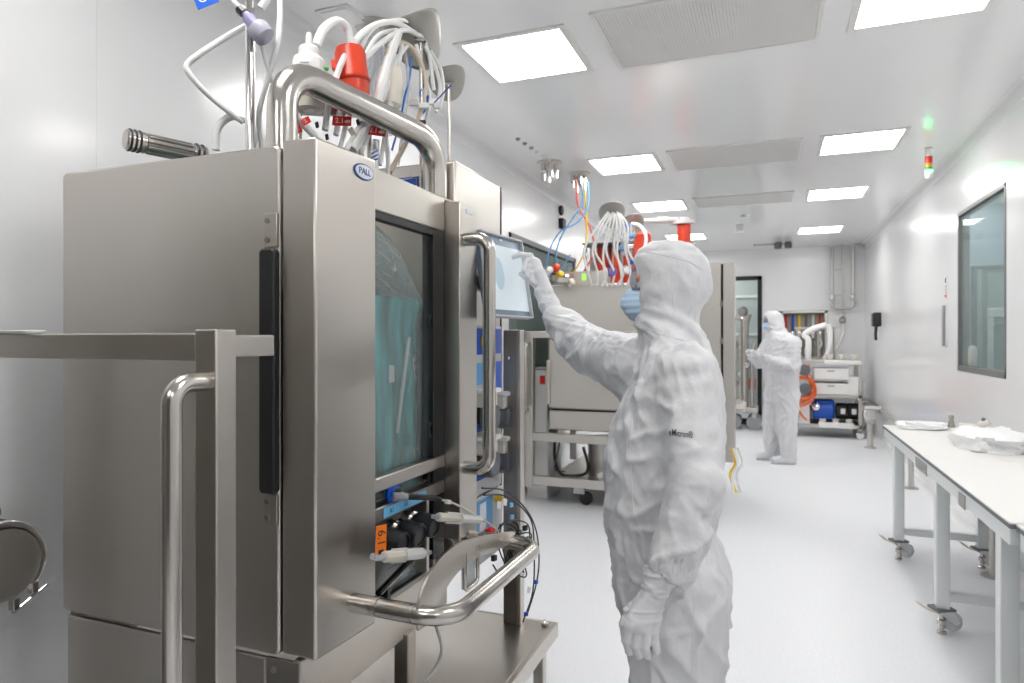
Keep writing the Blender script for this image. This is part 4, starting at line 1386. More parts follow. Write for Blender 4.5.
saddle('curved steel tube holder with raised tip above the first bioreactor', 421, 38, 2.24, .102, .55, 1.957)
saddle('smaller curved steel tube holder behind the raised one', 449, 82, 2.62, .075, .35, 2.10)
hose('white tube arching from the white capsule to the red filter', [(316, 46, 1.78), (323, 30, 1.80), (336, 21, 1.83), (347, 28, 1.87), (350, 44, 1.90)], .0125)
hose('white tube draped from the top rail over the steel holder', [(325, 130, 1.86), (331, 95, 1.86), (344, 58, 1.90), (366, 30, 1.98), (392, 22, 2.06), (415, 33, 2.12)], .0095)
hose('second white tube climbing over the red filter to the steel holder', [(336, 135, 1.88), (344, 95, 1.86), (362, 62, 1.88), (385, 40, 1.98), (405, 30, 2.06), (420, 36, 2.12)], .0085)
hose('flat bluish white sleeve falling from the steel holder behind the rail', [(398, 32, 2.06), (390, 55, 2.02), (380, 90, 1.99), (366, 125, 1.97), (352, 150, 1.97)], .0165)
hose('beige tube arching over the ivory bottle to the machine top', [(386, 66, 1.98), (390, 48, 2.02), (404, 43, 2.06), (418, 57, 2.08), (425, 85, 2.08), (418, 120, 2.06), (402, 150, 2.03), (390, 172, 2.02)], .0085, 'tube_beige')
hose('white tube falling from the steel holder to the white clips', [(424, 46, 2.12), (434, 64, 2.12), (440, 85, 2.12), (438, 102, 2.12)], .0068)
hose('white tube hanging right of the holder stem', [(416, 44, 2.13), (424, 75, 2.14), (430, 100, 2.14), (424, 130, 2.14)], .0062)
hose('outer white tube bowing out behind the smaller holder', [(430, 50, 2.2), (441, 70, 2.22), (443, 95, 2.22), (436, 112, 2.2)], .006)
hose('straight white tube running down beside the ivory bottle', [(402, 45, 2.04), (396, 80, 2.00), (388, 120, 1.98), (380, 165, 1.98)], .0075)
hose('white tube crossing behind the red tags', [(338, 165, 1.86), (352, 140, 1.9), (372, 105, 1.94), (384, 70, 1.98)], .0085)
hose('white tube rising steeply behind the red filter', [(340, 150, 1.95), (352, 100, 2.0), (364, 60, 2.05), (378, 36, 2.1), (396, 30, 2.14)], .0075)
hose('white tube crossing low in front of the ivory bottle', [(360, 160, 1.98), (370, 130, 2.0), (384, 95, 2.05), (396, 62, 2.1), (408, 44, 2.14)], .0075)
hose('outermost white tube arching high over the steel holder', [(352, 66, 1.99), (372, 30, 2.04), (396, 20, 2.1), (414, 26, 2.14), (428, 52, 2.16), (434, 90, 2.16)], .0065)
hose('thin clear tube dropping right of the ivory bottle', [(404, 42, 2.12), (408, 80, 2.1), (404, 120, 2.08), (398, 165, 2.06)], .005, 'clear_plastic')
hose('short white tube leaning left behind the square red tag', [(292, 108, 1.80), (303, 124, 1.80), (318, 140, 1.82), (332, 158, 1.86)], .0095)
hose('white tube standing upright behind the third red tag', [(388, 190, 1.95), (388, 160, 1.95), (386, 130, 1.97), (390, 100, 2.0)], .007)
hose('thin blue cable hanging from the steel holder', [(411, 56, 2.10), (410, 75, 2.10), (404, 100, 2.08), (400, 122, 2.06), (392, 150, 2.05)], .0034, 'blue_cable', 'signal_cable', 8, 'cable')
hose('thin blue cable twisted around the holder stem', [(424, 85, 2.10), (420, 93, 2.09), (424, 100, 2.10), (428, 96, 2.10), (426, 108, 2.10), (421, 116, 2.10)], .0034, 'blue_cable', 'signal_cable', 8, 'cable')
cl_ = thing('tube_clips', 'cluster of white tube clips with blue ties right of the holder stem', 'clips', at(425, 106, 2.08))
for k, (a, b, s_) in enumerate(((414, 103, .016), (424, 106, .018), (434, 102, .016), (438, 106, .013))):
    MB().obox(at(a, b, 2.22), Vector((CA, SA, 0)) * s_, Vector((0, 0, .010)), Vector((-SA, CA, 0)) * .008).build('clip', 'white_plastic', cl_, bevel=.003)
MB().tube([at(434, 103, 2.20), at(452, 84, 2.20)], .0025, 6).build('tie_tail', 'navy_print', cl_)
MB().obox(at(423, 124, 2.21), Vector((CA, SA, 0)) * .010, Vector((0, 0, .012)), Vector((-SA, CA, 0)) * .008).build('dark_clip', 'black_cap', cl_, bevel=.002)


def red_tag(label, px, py, d, w_, h_, txt, rot):
    d = behind_rail(px, d, .06)
    c = at(px, py, d)
    t = thing('hose_tag', label, 'tag', c)
    Rr = Vector((CA, SA, 0))
    u_ = Rr * math.cos(rot) + Vector((0, 0, math.sin(rot)))
    v_ = Rr * -math.sin(rot) + Vector((0, 0, math.cos(rot)))
    MB().obox(c, u_ * w_, v_ * h_, u_.cross(v_) * .0008).build('tag_sheet', 'red_tag', t)
    put_text('tag_print', txt, h_ * 1.55, 'white_print', t, c - u_ * w_ * (.25 if len(txt) > 2 else 0), u_, v_, lift=.0012)
    if len(txt) > 2:
        MB().prism([(w_ * .2, -h_ * .1), (w_ * .5, -h_ * .5), (w_ * .85, -h_ * .3), (w_ * .9, h_ * .2), (w_ * .55, h_ * .3)], c, u_, v_, .003).build('tag_print', 'white_print', t)
    return t


red_tag('small square red tag printed 2 nearest the pole', 297, 129, 1.74, .0115, .0125, '2.', .42)
red_tag('red tag printed 2.1 below the bracket knob', 342, 121, 1.80, .027, .0135, '2.1', -.04)
red_tag('red tag printed 2.1 under the top rail, right of the other tags', 376, 131, 1.86, .030, .0135, '2.1', -.14)
red_tag('small red tag hidden behind the white tube', 306, 121, 1.80, .012, .009, '2.', .5)
bk = thing('tube_clamps', 'black pinch clamps on the tubes below the red tags', 'clamps', at(345, 140, 1.88))
for a, b in ((317, 125), (327, 137), (352, 131), (358, 122), (356, 144), (364, 148), (375, 147)):
    MB().obox(at(a, b, behind_rail(a, 1.84)), Vector((CA, SA, .5)) * .0045, Vector((-.002, 0, .008)), Vector((-SA, CA, 0)) * .004).build('pinch_clamp', 'black_cap', bk, bevel=.002)
hose('ivory tube fitting leaning below the second red tag', [(350, 128, 1.86), (356, 140, 1.86), (362, 156, 1.88), (366, 168, 1.9)], .0085, 'ivory_plastic')
o = thing('filter_sleeve', 'clear tube with blue stripes below the third red tag', 'tube', at(376, 165, 1.90))
MB().tube([at(376, 140, 2.05), at(375, 175, 2.05)], .011, 12).build('sleeve', 'clear_plastic', o)
for k in range(3):
    MB().obox(at(375, 152 + 4 * k, 2.035), Vector((CA, SA, .5)) * .010, Vector((0, 0, .002)), Vector((-SA, CA, 0)) * .002).build('stripe', 'blue_paint', o)

# ================================================================ SECOND BIOREACTOR (behind the person)
B2 = thing('bioreactor', 'wide steel bioreactor on a wheeled frame standing behind the person in front', 'bioreactor', (-1.2, 6.4, 0))


def b2(name, m, x0, x1, y0, y1, z0, z1, bevel=.005):
    return box(name, m, x0, x1, y0, y1, z0, z1, B2, bevel)


b2('vessel_body', 'steel_far', -1.88, -.55, 5.72, 7.10, .86, 1.98, .02)
b2('vessel_base', 'steel_far', -1.87, -.56, 5.73, 7.08, .67, .845, .01)
b2('base_gap', 'black_rubber', -1.85, -.58, 5.75, 7.05, .84, .865, .002)
b2('foot_pad', 'black_rubber', -1.87, -1.80, 5.72, 5.78, .635, .67, .004)
b2('hinge_strip', 'steel', -1.885, -1.85, 5.70, 5.72, .90, 1.30, .003)
b2('frame_post', 'steel_far', -2.075, -2.0, 5.65, 5.73, .15, 1.56)
b2('frame_post', 'steel_far', -2.075, -2.0, 7.10, 7.18, .15, 1.56)
b2('frame_rail', 'steel_far', -2.0, -.44, 5.65, 5.72, 1.50, 1.56)
b2('frame_rail', 'steel_far', -2.0, -.44, 5.65, 5.72, .57, .645)
b2('frame_rail', 'steel_far', -2.0, -.44, 5.65, 5.72, .175, .255)
b2('frame_shelf', 'steel_far', -1.915, -.44, 5.72, 7.1, .19, .215)
pipe('pull_handle', 'steel_tube', [(-2.04, 5.66, 1.45), (-2.04, 5.57, 1.45), (-2.04, 5.57, .85), (-2.04, 5.66, .85)], .018, B2, bend=.05)
MB().lathe([(.16, 0), (.16, .34), (.12, .36)], (-1.45, 6.15, .215), n=28).build('drive_motor', 'steel_far', B2)
b2('drive_box', 'steel_dark', -1.22, -.9, 6.0, 6.3, .215, .57)
MB().tube([(-1.42, 5.78, .26), (-1.0, 5.85, .52)], .03, 12).build('drain_hose', 'white_plastic', B2)
for (x, y) in ((-1.60, 5.80), (-.60, 5.80), (-1.60, 7.0), (-.6, 7.0)):
    c = MB().bx(x - .05, x + .05, y - .04, y + .04, .10, .178).build('caster_fork', 'white_plastic', B2, bevel=.006)
    MB().lathe([(.055, -.02), (.06, -.014), (.06, .014), (.055, .02)], (x + .06, y, .06), axis=(0, 1, 0), n=20).build('wheel', 'black_rubber', c)
b2('front_column', 'steel_far', -.55, -.37, 5.60, 5.76, .50, 2.11)
b2('column_gap', 'black_rubber', -.372, -.352, 5.63, 5.70, .52, 2.10, .001)
b2('front_column', 'steel_far', -.352, -.265, 5.60, 5.80, .50, 2.11)
for zz in (1.75, 1.45):
    b2('hinge', 'steel_dark', -.375, -.35, 5.595, 5.605, zz, zz + .05, .002)
pipe('door_handle', 'steel_tube', [(-.27, 5.72, 1.66), (-.205, 5.72, 1.66), (-.205, 5.72, .98), (-.27, 5.72, .98)], .018, B2, bend=.05)
b2('front_tray', 'steel_far', -.40, -.20, 5.75, 6.4, .88, .92)
for k, (x, y, m_) in enumerate(((-.27, 5.56, 'tube_white'), (-.24, 5.62, 'clear_plastic'), (-.29, 5.6, 'yellow_plastic'))):
    pipe('hanging_tube', m_, [(x, y, .62), (x + .03, y, .5), (x - .01, y, .40), (x + .02 * k, y, .26)], .010, B2)

wt = thing('chiller_unit', 'narrow white unit with red label standing under the left window', 'chiller', (-2.03, 6.08, 0))
box('cabinet', 'white_plastic', -2.135, -1.925, 5.86, 6.3, .0, 1.20, wt, .012)
box('warning_label', 'red_tag', -2.0, -1.95, 5.855, 5.862, 1.07, 1.15, wt, 0)
box('top_cap', 'frame_grey', -2.135, -1.925, 5.86, 6.3, 1.20, 1.215, wt, .002)
o = tag(MB().tube(smooth_path([(-1.87, 5.9, .55), (-1.88, 5.95, .35), (-1.80, 5.9, .235), (-1.62, 5.95, .235), (-1.55, 5.9, .32), (-1.60, 5.92, .5)]), .014, 8).build('power_cable', 'black_rubber'), 'loose black power cable lying on the lower shelf of the wheeled frame', 'cable')
o = tag(MB().tube(smooth_path([(-1.80, 5.85, .57), (-1.83, 5.85, .42), (-1.86, 5.88, .28), (-1.80, 6.0, .24)]), .008, 8).build('power_cable', 'dark_grey'), 'thin grey cable hanging down to the lower shelf of the wheeled frame', 'cable')

# equipment on top of the second bioreactor
Z2 = 1.98
cb = thing('control_box', 'grey control box with small green display on the second bioreactor', 'control box', (-1.62, 5.9, Z2))
box('case', 'steel_far', -1.74, -1.36, 5.78, 6.0, Z2, 2.10, cb, .006)
box('display', 'display_green', -1.575, -1.535, 5.775, 5.781, 2.02, 2.075, cb, 0)
box('side_tag', 'control_pink', -1.735, -1.65, 5.776, 5.781, 2.0, 2.08, cb, 0)
fb = thing('filter_cabinet', 'clear cabinet with red filters behind white tubes on the second bioreactor', 'filter cabinet', (-1.4, 6.4, Z2))
box('back_panel', 'white_plastic', -1.72, -1.15, 6.62, 6.65, Z2, 2.42, fb)
for x in (-1.68, -1.15):
    MB().tube([(x, 6.32, Z2), (x, 6.32, 2.42)], .012, 10).build('upright', 'chrome', fb)
box('roof_strip', 'frame_grey', -1.72, -1.13, 6.28, 6.65, 2.415, 2.43, fb)
for k, x in enumerate((-1.55, -1.42, -1.29)):
    c = MB().lathe([(.03, 0), (.055, .02), (.055, .17), (.058, .18), (.055, .19), (.055, .34), (.03, .37)], (x, 6.45, 2.03 - .002), n=20)
    tag(c.build('filter_element', 'red_plastic'), ['left red filter behind the white tubes of the second bioreactor', 'middle red filter behind the white tubes of the second bioreactor', 'right red filter behind the white tubes of the second bioreactor'][k], 'filter', 'red filters in the clear cabinet')
    MB().lathe([(.06, 0), (.06, .05)], (x, 6.45, Z2), n=16).build('filter_seat', 'white_plastic', fb)
saddle('larger grey tube holder disc on the second bioreactor', 613, 214, 5.75, .115, .0, Z2, -1.15)
saddle('smaller grey tube holder disc on the second bioreactor', 634, 224, 6.1, .10, .0, Z2, -1.15)
for k in range(9):
    x0_ = 588 + 5.5 * k
    top = 608 + 1.5 * k
    hose(f'white tube of the bundle over the grey holder disc, {["leftmost", "second", "third", "fourth", "fifth", "sixth", "seventh", "eighth", "rightmost"][k]} from the left',
         [(top, 212 + (k % 3), 5.72), (top - 10 + 2.2 * k, 226, 5.68), (x0_ - 4 + (k % 2) * 3, 250, 5.66), (x0_ + (k % 3) * 4, 272, 5.68), (592 + 5 * k, 286, 5.74)], .0095, n=8)
sp = thing('sensor_cluster', 'cluster of clear fittings and blue clips beside the grey holder discs', 'fittings', at(628, 250, 5.9))
for k, (a, b) in enumerate(((622, 238), (626, 226), (632, 236), (630, 247), (624, 254), (633, 262), (620, 248))):
    m_ = ('clear_plastic', 'blue_paint', 'blue_pale', 'chrome')[k % 4]
    MB().obox(at(a, b, 5.85), Vector((CA, SA, .2)) * .03, Vector((0, 0, .018)), Vector((-SA, CA, 0)) * .02).build('fitting', m_, sp, bevel=.006)
for a in (622, 631):
    q_ = at(a, 225, 5.87)
    MB().tube([q_, (q_.x, q_.y, Z2)], .011, 8).build('fitting_rod', 'clear_plastic', sp)
for k, (a, b, m_) in enumerate(((627, 270, 'chrome'), (612, 272, 'purple_plastic'))):
    MB().lathe([(.03, -.03), (.045, 0), (.03, .03)], at(a, b, 5.7), axis=(SA, -CA, 0), n=16).build('valve', m_, sp)
rf = thing('heated_filter', 'red jacketed filter standing beside the person\'s hood on the second bioreactor', 'filter', at(643, 262, 6.0))
q_ = at(643, 275, 6.0)
MB().lathe([(.05, Z2 - q_.z), (.075, Z2 - q_.z + .03), (.078, .17), (.083, .18), (.078, .19), (.075, .36), (.04, .39)], q_, n=24).build('jacket', 'red_plastic', rf)
hose('white tube curving over the red filter beside the hood', [(636, 262, 5.85), (644, 250, 5.85), (646, 236, 5.87), (640, 226, 5.92), (632, 224, 5.98)], .016, n=10)
rf = thing('heated_filter', 'red cylinder filter with pale flange above the person\'s hood', 'filter', at(684, 260, 6.4))
q_ = at(684, 262, 6.4)
bz = q_.z
MB().lathe([(.062, 0), (.066, .01), (.066, .16), (.071, .165), (.071, .175), (.066, .18), (.066, .36)], q_, n=24).build('jacket', 'red_plastic', rf)
MB().lathe([(.10, .36), (.105, .365), (.105, .395), (.06, .40), (.05, .425)], q_, n=24).build('flange', 'white_plastic', rf)
MB().tube([q_, (q_.x, q_.y, Z2)], .02, 12).build('stand', 'chrome', rf)
MB().tube([at(686, 219, 6.4), at(643, 221, 6.35)], .022, 12).build('cross_pipe', 'white_plastic', rf)
MB().lathe([(.034, -.05), (.034, .05)], at(663, 220, 6.38), axis=(CA, SA, 0), n=16).build('coupling', 'white_plastic', rf)
MB().lathe([(.016, 0), (.016, .04)], at(691, 243, 6.33), axis=(CA, SA, .2), n=10).build('bleed_valve', 'chrome', rf)
hv = thing('hose_manifold', 'cluster of coloured hose plugs at the left end of the second bioreactor top', 'manifold', at(553, 278, 5.8))
q_ = at(556, 285, 5.85)
MB().bx(q_.x - .10, q_.x + .12, q_.y - .06, q_.y + .1, Z2, Z2 + .05).build('block', 'steel_far', hv, bevel=.006)
for k, (a, b, m_) in enumerate(((549, 271, 'white_plastic'), (556, 268, 'red_plastic'), (560, 275, 'yellow_plastic'), (566, 279, 'chrome'), (553, 280, 'steel_dark'), (571, 283, 'ivory_plastic'))):
    MB().lathe([(.02, -.035), (.03, -.03), (.03, .03), (.02, .035)], at(a, b, 5.8), axis=(.6, -.6, .4), n=14).build('plug', m_, hv)

# ================================================================ WASH CART AND EQUIPMENT CARTS AT THE FAR END
mc = thing('tube_cart', 'small steel cart with upright tubes in front of the glass door', 'cart', (-.4, 11.7, 0))
box('tray', 'steel_far', -.62, -.18, 11.45, 11.95, .28, .36, mc, .01)
for x, y in ((-.56, 11.5), (-.24, 11.5), (-.56, 11.9), (-.24, 11.9)):
    MB().lathe([(.10, -.03), (.12, -.02), (.12, .02), (.10, .03)], (x, y, .12), axis=(0, 1, 0), n=18).build('wheel', 'frame_grey', mc)
    box('wheel_fork', 'steel_far', x - .03, x + .03, y - .04, y + .04, .20, .29, mc, .003)
for k, x in enumerate((-.56, -.46, -.36, -.27)):
    pipe('upright_tube', 'steel_tube' if k % 2 else 'steel_dark', [(x, 11.6, .36), (x, 11.6, 1.3 + .22 * (k % 3)), (x + .05, 11.6, 1.45 + .22 * (k % 3))], .035, mc, bend=.05)
    MB().lathe([(.05, -.04), (.065, -.02), (.065, .02), (.05, .04)], (x, 11.6, .75 + .15 * k), n=14).build('union', 'chrome', mc)
MB().lathe([(.05, 0), (.08, .05), (.08, .12), (.03, .16)], (-.42, 11.6, 1.86), n=16).build('vent_filter', 'steel_dark', mc)
pipe('vent_stem', 'steel_tube', [(-.42, 11.6, .36), (-.42, 11.6, 1.87)], .02, mc)

EC = thing('equipment_cart', 'steel cart carrying drawers and pumps at the far end of the room', 'cart', (.78, 11.3, 0))
cx0, cx1, cy0, cy1 = .30, 1.27, 11.0, 11.6
for x in (cx0, cx1 - .05):
    for y in (cy0, cy1 - .05):
        box('post', 'steel_far', x, x + .05, y, y + .05, .12, 1.16, EC, .004)
        c = box('caster_fork', 'steel_dark', x, x + .05, y, y + .05, .09, .13, EC, .003)
        MB().lathe([(.05, -.02), (.055, -.014), (.055, .014), (.05, .02)], (x + .025, y + .025, .055), axis=(0, 1, 0), n=16).build('wheel', 'white_plastic', c)
for z in (.15, .60, 1.12):
    box('shelf', 'steel_far', cx0, cx1, cy0, cy1, z, z + .05, EC, .004)
box('side_panel', 'white_plastic', cx0 + .02, cx0 + .26, cy0 + .01, cy0 + .05, .20, .62, EC, .004)
box('side_panel', 'white_plastic', cx1 - .19, cx1 - .05, cy0 + .01, cy0 + .05, .62, .92, EC, .004)
for z, lab in ((.88, 'upper white drawer box with dark grip on the far steel cart'), (.655, 'lower white drawer box with dark grip on the far steel cart')):
    d_ = thing('drawer_box', lab, 'drawer box', (.85, 11.25, z))
    box('case', 'white_plastic', .62, 1.09, cy0 + .01, cy0 + .5, z, z + .165, d_, .006)
    box('front', 'white_plastic', .62, 1.09, cy0 - .008, cy0 + .01, z, z + .165, d_, .004)
    box('grip', 'frame_grey', .80, .90, cy0 - .014, cy0 - .006, z + .115, z + .135, d_, .002)
box('drawer_shelf', 'steel_far', .55, 1.15, cy0 + .02, cy1 - .05, .85, .88, EC, .002)
pm = thing('pump_motor', 'blue and black pump motor on the lower shelf of the far cart', 'pump', (.9, 11.2, .2))
MB().bx(.58, 1.22, 11.08, 11.4, .20, .24).build('bed_plate', 'black_rubber', pm)
MB().lathe([(.10, 0), (.15, .02), (.16, .05), (.16, .28), (.12, .31)], (.60, 11.2, .41), axis=(1, 0, 0), n=26).build('pump_casing', 'blue_paint', pm)
MB().obox((.77, 11.2, .41), (.14, 0, 0), (0, .12, 0), (0, 0, .155)).build('casing_block', 'blue_paint', pm, bevel=.03)
for k in range(2):
    MB().lathe([(.11, 0), (.125, .01), (.125, .15), (.09, .17)], (.93 + .16 * k, 11.2, .39), axis=(1, 0, 0), n=24).build('motor_body', 'black_rubber', pm)
    MB().bx(.99 + .15 * k, 1.05 + .15 * k, 11.06, 11.075, .36, .44).build('rating_plate', 'white_plastic', pm)
MB().lathe([(.03, 0), (.055, .02), (.055, .05), (.02, .07)], (.66, 11.05, .45), axis=(-.3, -1, .2), n=14).build('inlet', 'chrome', pm)
MB().lathe([(.10, 0), (.12, .02), (.10, .06)], (.58, 11.16, .36), axis=(-1, -.4, 0), n=20).build('pump_cover', 'dark_grey', pm)
for k, (x, zz, lab) in enumerate(((.74, .20, 'first white cup on the bottom shelf edge of the far cart'), (.92, .20, 'second white cup on the bottom shelf edge of the far cart'), (1.10, .20, 'third white cup on the bottom shelf edge of the far cart'),
                                  (.84, 1.17, 'first white cup on top of the far cart'), (1.0, 1.17, 'second white cup on top of the far cart'), (1.17, 1.17, 'third white cup on top of the far cart'))):
    c = MB().lathe([(.038, 0), (.045, .02), (.045, .085), (.04, .085), (.038, .02)], (x, cy0 + .06, zz), n=16).build('cup', 'ivory_plastic')
    tag(c, lab, 'cup', 'white cups on the far cart')
o = box('top_tray', 'white_plastic', .76, 1.26, cy0 - .02, cy0 + .2, 1.10, 1.168, EC, .01)
o = box('bottom_tray', 'white_plastic', .68, 1.16, cy0 - .03, cy0 + .02, .15, .235, EC, .01)
hc = thing('hose_coil', 'bright orange hose coil hanging on the left end of the far cart', 'hose', (.42, 10.95, .3))
rnd = random.Random(3)
for k in range(7):
    rx, rz = .11 + .09 * rnd.random(), .15 + .12 * rnd.random()
    c_ = Vector((.45 + rnd.uniform(-.03, .03), 10.94 - .012 * k, .74 + rnd.uniform(-.05, .04)))
    pts = [c_ + Vector((rx * math.cos(2 * math.pi * q / 12 + k), 0, rz * math.sin(2 * math.pi * q / 12 + k))) for q in range(13)]
    MB().tube(smooth_path(pts, 4), .010, 8).build('hose_loop', 'orange_hose', hc)
for pts in ([(.36, 10.93, .7), (.38, 10.93, .5), (.45, 10.93, .33), (.52, 10.93, .26)], [(.52, 10.93, .9), (.55, 10.95, 1.0), (.55, 11.0, 1.10)], [(.33, 10.92, .55), (.42, 10.92, .46), (.56, 10.92, .55), (.57, 10.92, .75)]):
    MB().tube(smooth_path(pts), .014, 8).build('hose_end', 'orange_hose', hc)
for k, (x, z) in enumerate(((.48, 1.02), (.49, .74))):
    o = MB().lathe([(.06, -.03), (.085, -.02), (.085, .02), (.06, .03)], (x, 10.86, z), axis=(0, 1, 0), n=20).build('gauge', 'dark_grey', EC)
    MB().cyl((x, 10.86, z), (x, 11.0, z), .02, n=10).build('gauge_stem', 'steel_dark', o)
for k, (x, z) in enumerate(((.33, .28), (.36, .34))):
    MB().lathe([(.05, 0), (.05, .03)], (x, 10.985, z), axis=(0, -1, 0), n=16).build('dial', 'steel_dark' if k else 'frame_grey', EC)
# glassware and hoses on the cart top
gw = thing('hose_stand', 'white corrugated hoses and steel rods standing on the far cart top', 'hose stand', (.6, 11.2, 1.17))
pipe('white_hose', 'tube_white', [(.55, 11.2, 1.17), (.55, 11.2, 1.46), (.50, 11.2, 1.55), (.62, 11.2, 1.64), (.80, 11.2, 1.70)], .045, gw)
pipe('white_hose', 'tube_white', [(.78, 11.25, 1.17), (.84, 11.25, 1.3), (.86, 11.25, 1.52), (.84, 11.25, 1.72)], .04, gw)
for x in (.40, .70, .92):
    MB().tube([(x, 11.3, 1.17), (x, 11.3, 1.65)], .018, 10).build('rod', 'steel_far', gw)
MB().bx(.36, .96, 11.28, 11.32, 1.70 - .06, 1.70 - .03).build('rod_bar', 'steel_far', gw)
o = MB().lathe([(.04, 0), (.055, .03), (.05, .07), (.02, .09)], (.31, 11.06, 1.17), n=14).build('yellow_cap', 'yellow_plastic')
tag(o, 'yellow cap on the left corner of the far cart top', 'cap')

# ================================================================ TABLES ON THE RIGHT
def caster(x, y, parent, turn, big=1.22):
    Rm = Matrix.Rotation(turn, 3, 'Z')
    def q(a, b, c):
        return Vector((x, y, 0)) + Rm @ Vector((a * big, b * big, c * big))
    f_ = MB().obox(q(0, 0, .105), Rm @ Vector((.040, 0, 0)) * big, Rm @ Vector((0, .034, 0)) * big, Vector((0, 0, .006))).build('caster_plate', 'table_edge', parent, bevel=.002)
    MB().prism([(-.03, .10), (.035, .10), (.06, .05), (.045, .04), (-.01, .08)], q(0, .024, 0), Rm @ Vector((1, 0, 0)) * big, Vector((0, 0, 1)) * big, .004).build('caster_fork', 'chrome', f_)
    MB().prism([(-.03, .10), (.035, .10), (.06, .05), (.045, .04), (-.01, .08)], q(0, -.024, 0), Rm @ Vector((1, 0, 0)) * big, Vector((0, 0, 1)) * big, .004).build('caster_fork', 'chrome', f_)
    MB().lathe([(.044, -.017), (.048, -.012), (.048, .012), (.044, .017)], q(.045, 0, .048), axis=Rm @ Vector((0, 1, 0)), n=24).build('wheel', 'clear_plastic', f_)
    MB().lathe([(.02, -.018), (.02, .018)], q(.045, 0, .048), axis=Rm @ Vector((0, 1, 0)), n=16).build('hub', 'steel_tube', f_)
    MB().lathe([(.022, 0), (.022, .012), (.012, .016), (.012, .045), (.02, .05), (.02, .07), (.012, .075), (.012, .1)], q(0, 0, .0), n=16).build('levelling_foot', 'steel_tube', f_)
    rows = []
    for s_ in (-1, 1):
        rows.append([q(.03, .02 * s_, .100), q(-.04, .022 * s_, .098), q(-.075, .022 * s_, .11), q(-.105, .018 * s_, .135)])
    MB().grid(rows).build('brake_lever', 'ivory_plastic', f_, solid=.008)


def work_table(name, label, x0, x1, y0, y1, zt, seams, leg_ys, lx, plates):
    t = thing(name, label, 'table', ((x0 + x1) / 2, (y0 + y1) / 2, 0))
    S = [y0] + seams + [y1]
    for a, b in zip(S, S[1:]):
        MB().bx(x0, x1, a + .0008, b - .0008, zt - .006, zt).build('table_top', 'table_top', t)
        MB().bx(x0, x1, a + .0008, b - .0008, zt - .022, zt - .006).build('top_core', 'table_edge', t)
    MB().bx(x0 + .006, x0 + .036, y0 + .02, y1 - .02, zt - .085, zt - .022).build('apron', 'table_frame', t, bevel=.002)
    MB().bx(x1 - .065, x1 - .035, y0 + .02, y1 - .02, zt - .085, zt - .022).build('apron', 'table_frame', t, bevel=.002)
    for y in leg_ys:
        MB().bx(x0 + .065, x1 - .065, y - .02, y + .02, zt - .07, zt - .022).build('cross_beam', 'table_frame', t, bevel=.002)
        MB().bx(x0 + .065, x1 - .065, y - .02, y + .02, .17, .215).build('stretcher', 'table_frame', t, bevel=.002)
        for x in (x0 + .008, x1 - .13):
            l = MB().bx(x, x + .06, y - .03, y + .03, .134, zt - .022).build('leg', 'table_frame', t, bevel=.004)
            caster(x + .03, y, l, math.radians(25 if x < 1 else 15))
    for (y, z, s_) in plates:
        MB().bx(x0 + .001, x0 + .0065, y - s_, y + s_, z - .030, z + .030).build('name_plate', 'plate_grey', t, bevel=.002)
    return t


work_table('work_table', 'long white laminate work table on locking casters along the right wall', .775, XR - .062, 2.77, 5.55, .86, [4.14], [2.93, 3.93, 5.14], 0, [(4.24, .792, .14), (3.40, .792, .05)])
work_table('work_table', 'second white work table at the right edge, nearest the viewer', .79, XR - .062, .9, 2.755, .86, [], [1.1, 2.62], 0, [])

# plastic bag pile on the table
def crumple(name, label, c, r_, mat_, seed, cat='plastic bag', n=40):
    rows = []
    for i in range(n // 2 + 1):
        th = math.pi * i / (n // 2)
        row = []
        for k in range(n):
            ph = 2 * math.pi * k / n
            row.append((math.sin(th) * math.cos(ph), math.sin(th) * math.sin(ph), math.cos(th)))
        rows.append(row)
    A = np.array(rows, dtype=np.float32)
    e = np.sign(A) * np.abs(A) ** .75
    nn = noise3(A * 2.2 + 5, seed) * .40 + ridge(noise3(A * 3.4 + 9, seed * 1.7), 2) * .14 + .70
    P = e * nn[..., None] * np.array(r_, dtype=np.float32)
    P[..., 2] = np.maximum(P[..., 2], -r_[2] * .55) + r_[2] * .55
    P += np.array(c, dtype=np.float32)
    o = MB().grid([[tuple(map(float, p)) for p in row] for row in P], closed=True).build(name, mat_, angle=50)
    return tag(o, label, cat)


crumple('plastic_bag', 'crumpled clear plastic bag pile on the table by the wall', (1.20, 4.62, .862), (.19, .26, .075), 'poly_bag', 3.1)
crumple('plastic_bag', 'flat clear plastic sheet lying at the far end of the long table', (1.0, 5.40, .861), (.17, .10, .035), 'poly_bag', 7.7)
fx = thing('steel_fittings', 'small steel fittings wrapped in white on top of the bag pile', 'fittings', (1.14, 4.75, .94))
MB().lathe([(.022, 0), (.016, .03), (.010, .05), (.016, .06), (.012, .075)], (1.05, 4.83, .945), n=16).build('cone_fitting', 'steel_dark', fx)
MB().obox((1.13, 4.78, .965), (.045, -.02, 0), (.01, .02, 0), (0, 0, .012)).build('bar_fitting', 'ivory_plastic', fx, bevel=.003)
MB().lathe([(.02, -.03), (.024, 0), (.02, .03)], (1.20, 4.74, .985), axis=(.8, -.5, .5), n=14).build('elbow_fitting', 'pump_head', fx)
MB().lathe([(.010, 0), (.012, .02), (.008, .03)], (1.21, 4.73, 1.0), axis=(-.6, .2, .4), n=12).build('plug', 'dark_grey', fx)
# ================================================================ PEOPLE
def outward(V, Q):
    a, b, c = V[Q[:, 0]], V[Q[:, 1]], V[Q[:, 2]]
    if np.einsum('ij,ij->i', a, np.cross(b, c)).sum() < 0:
        Q = Q[:, ::-1]
    return Q


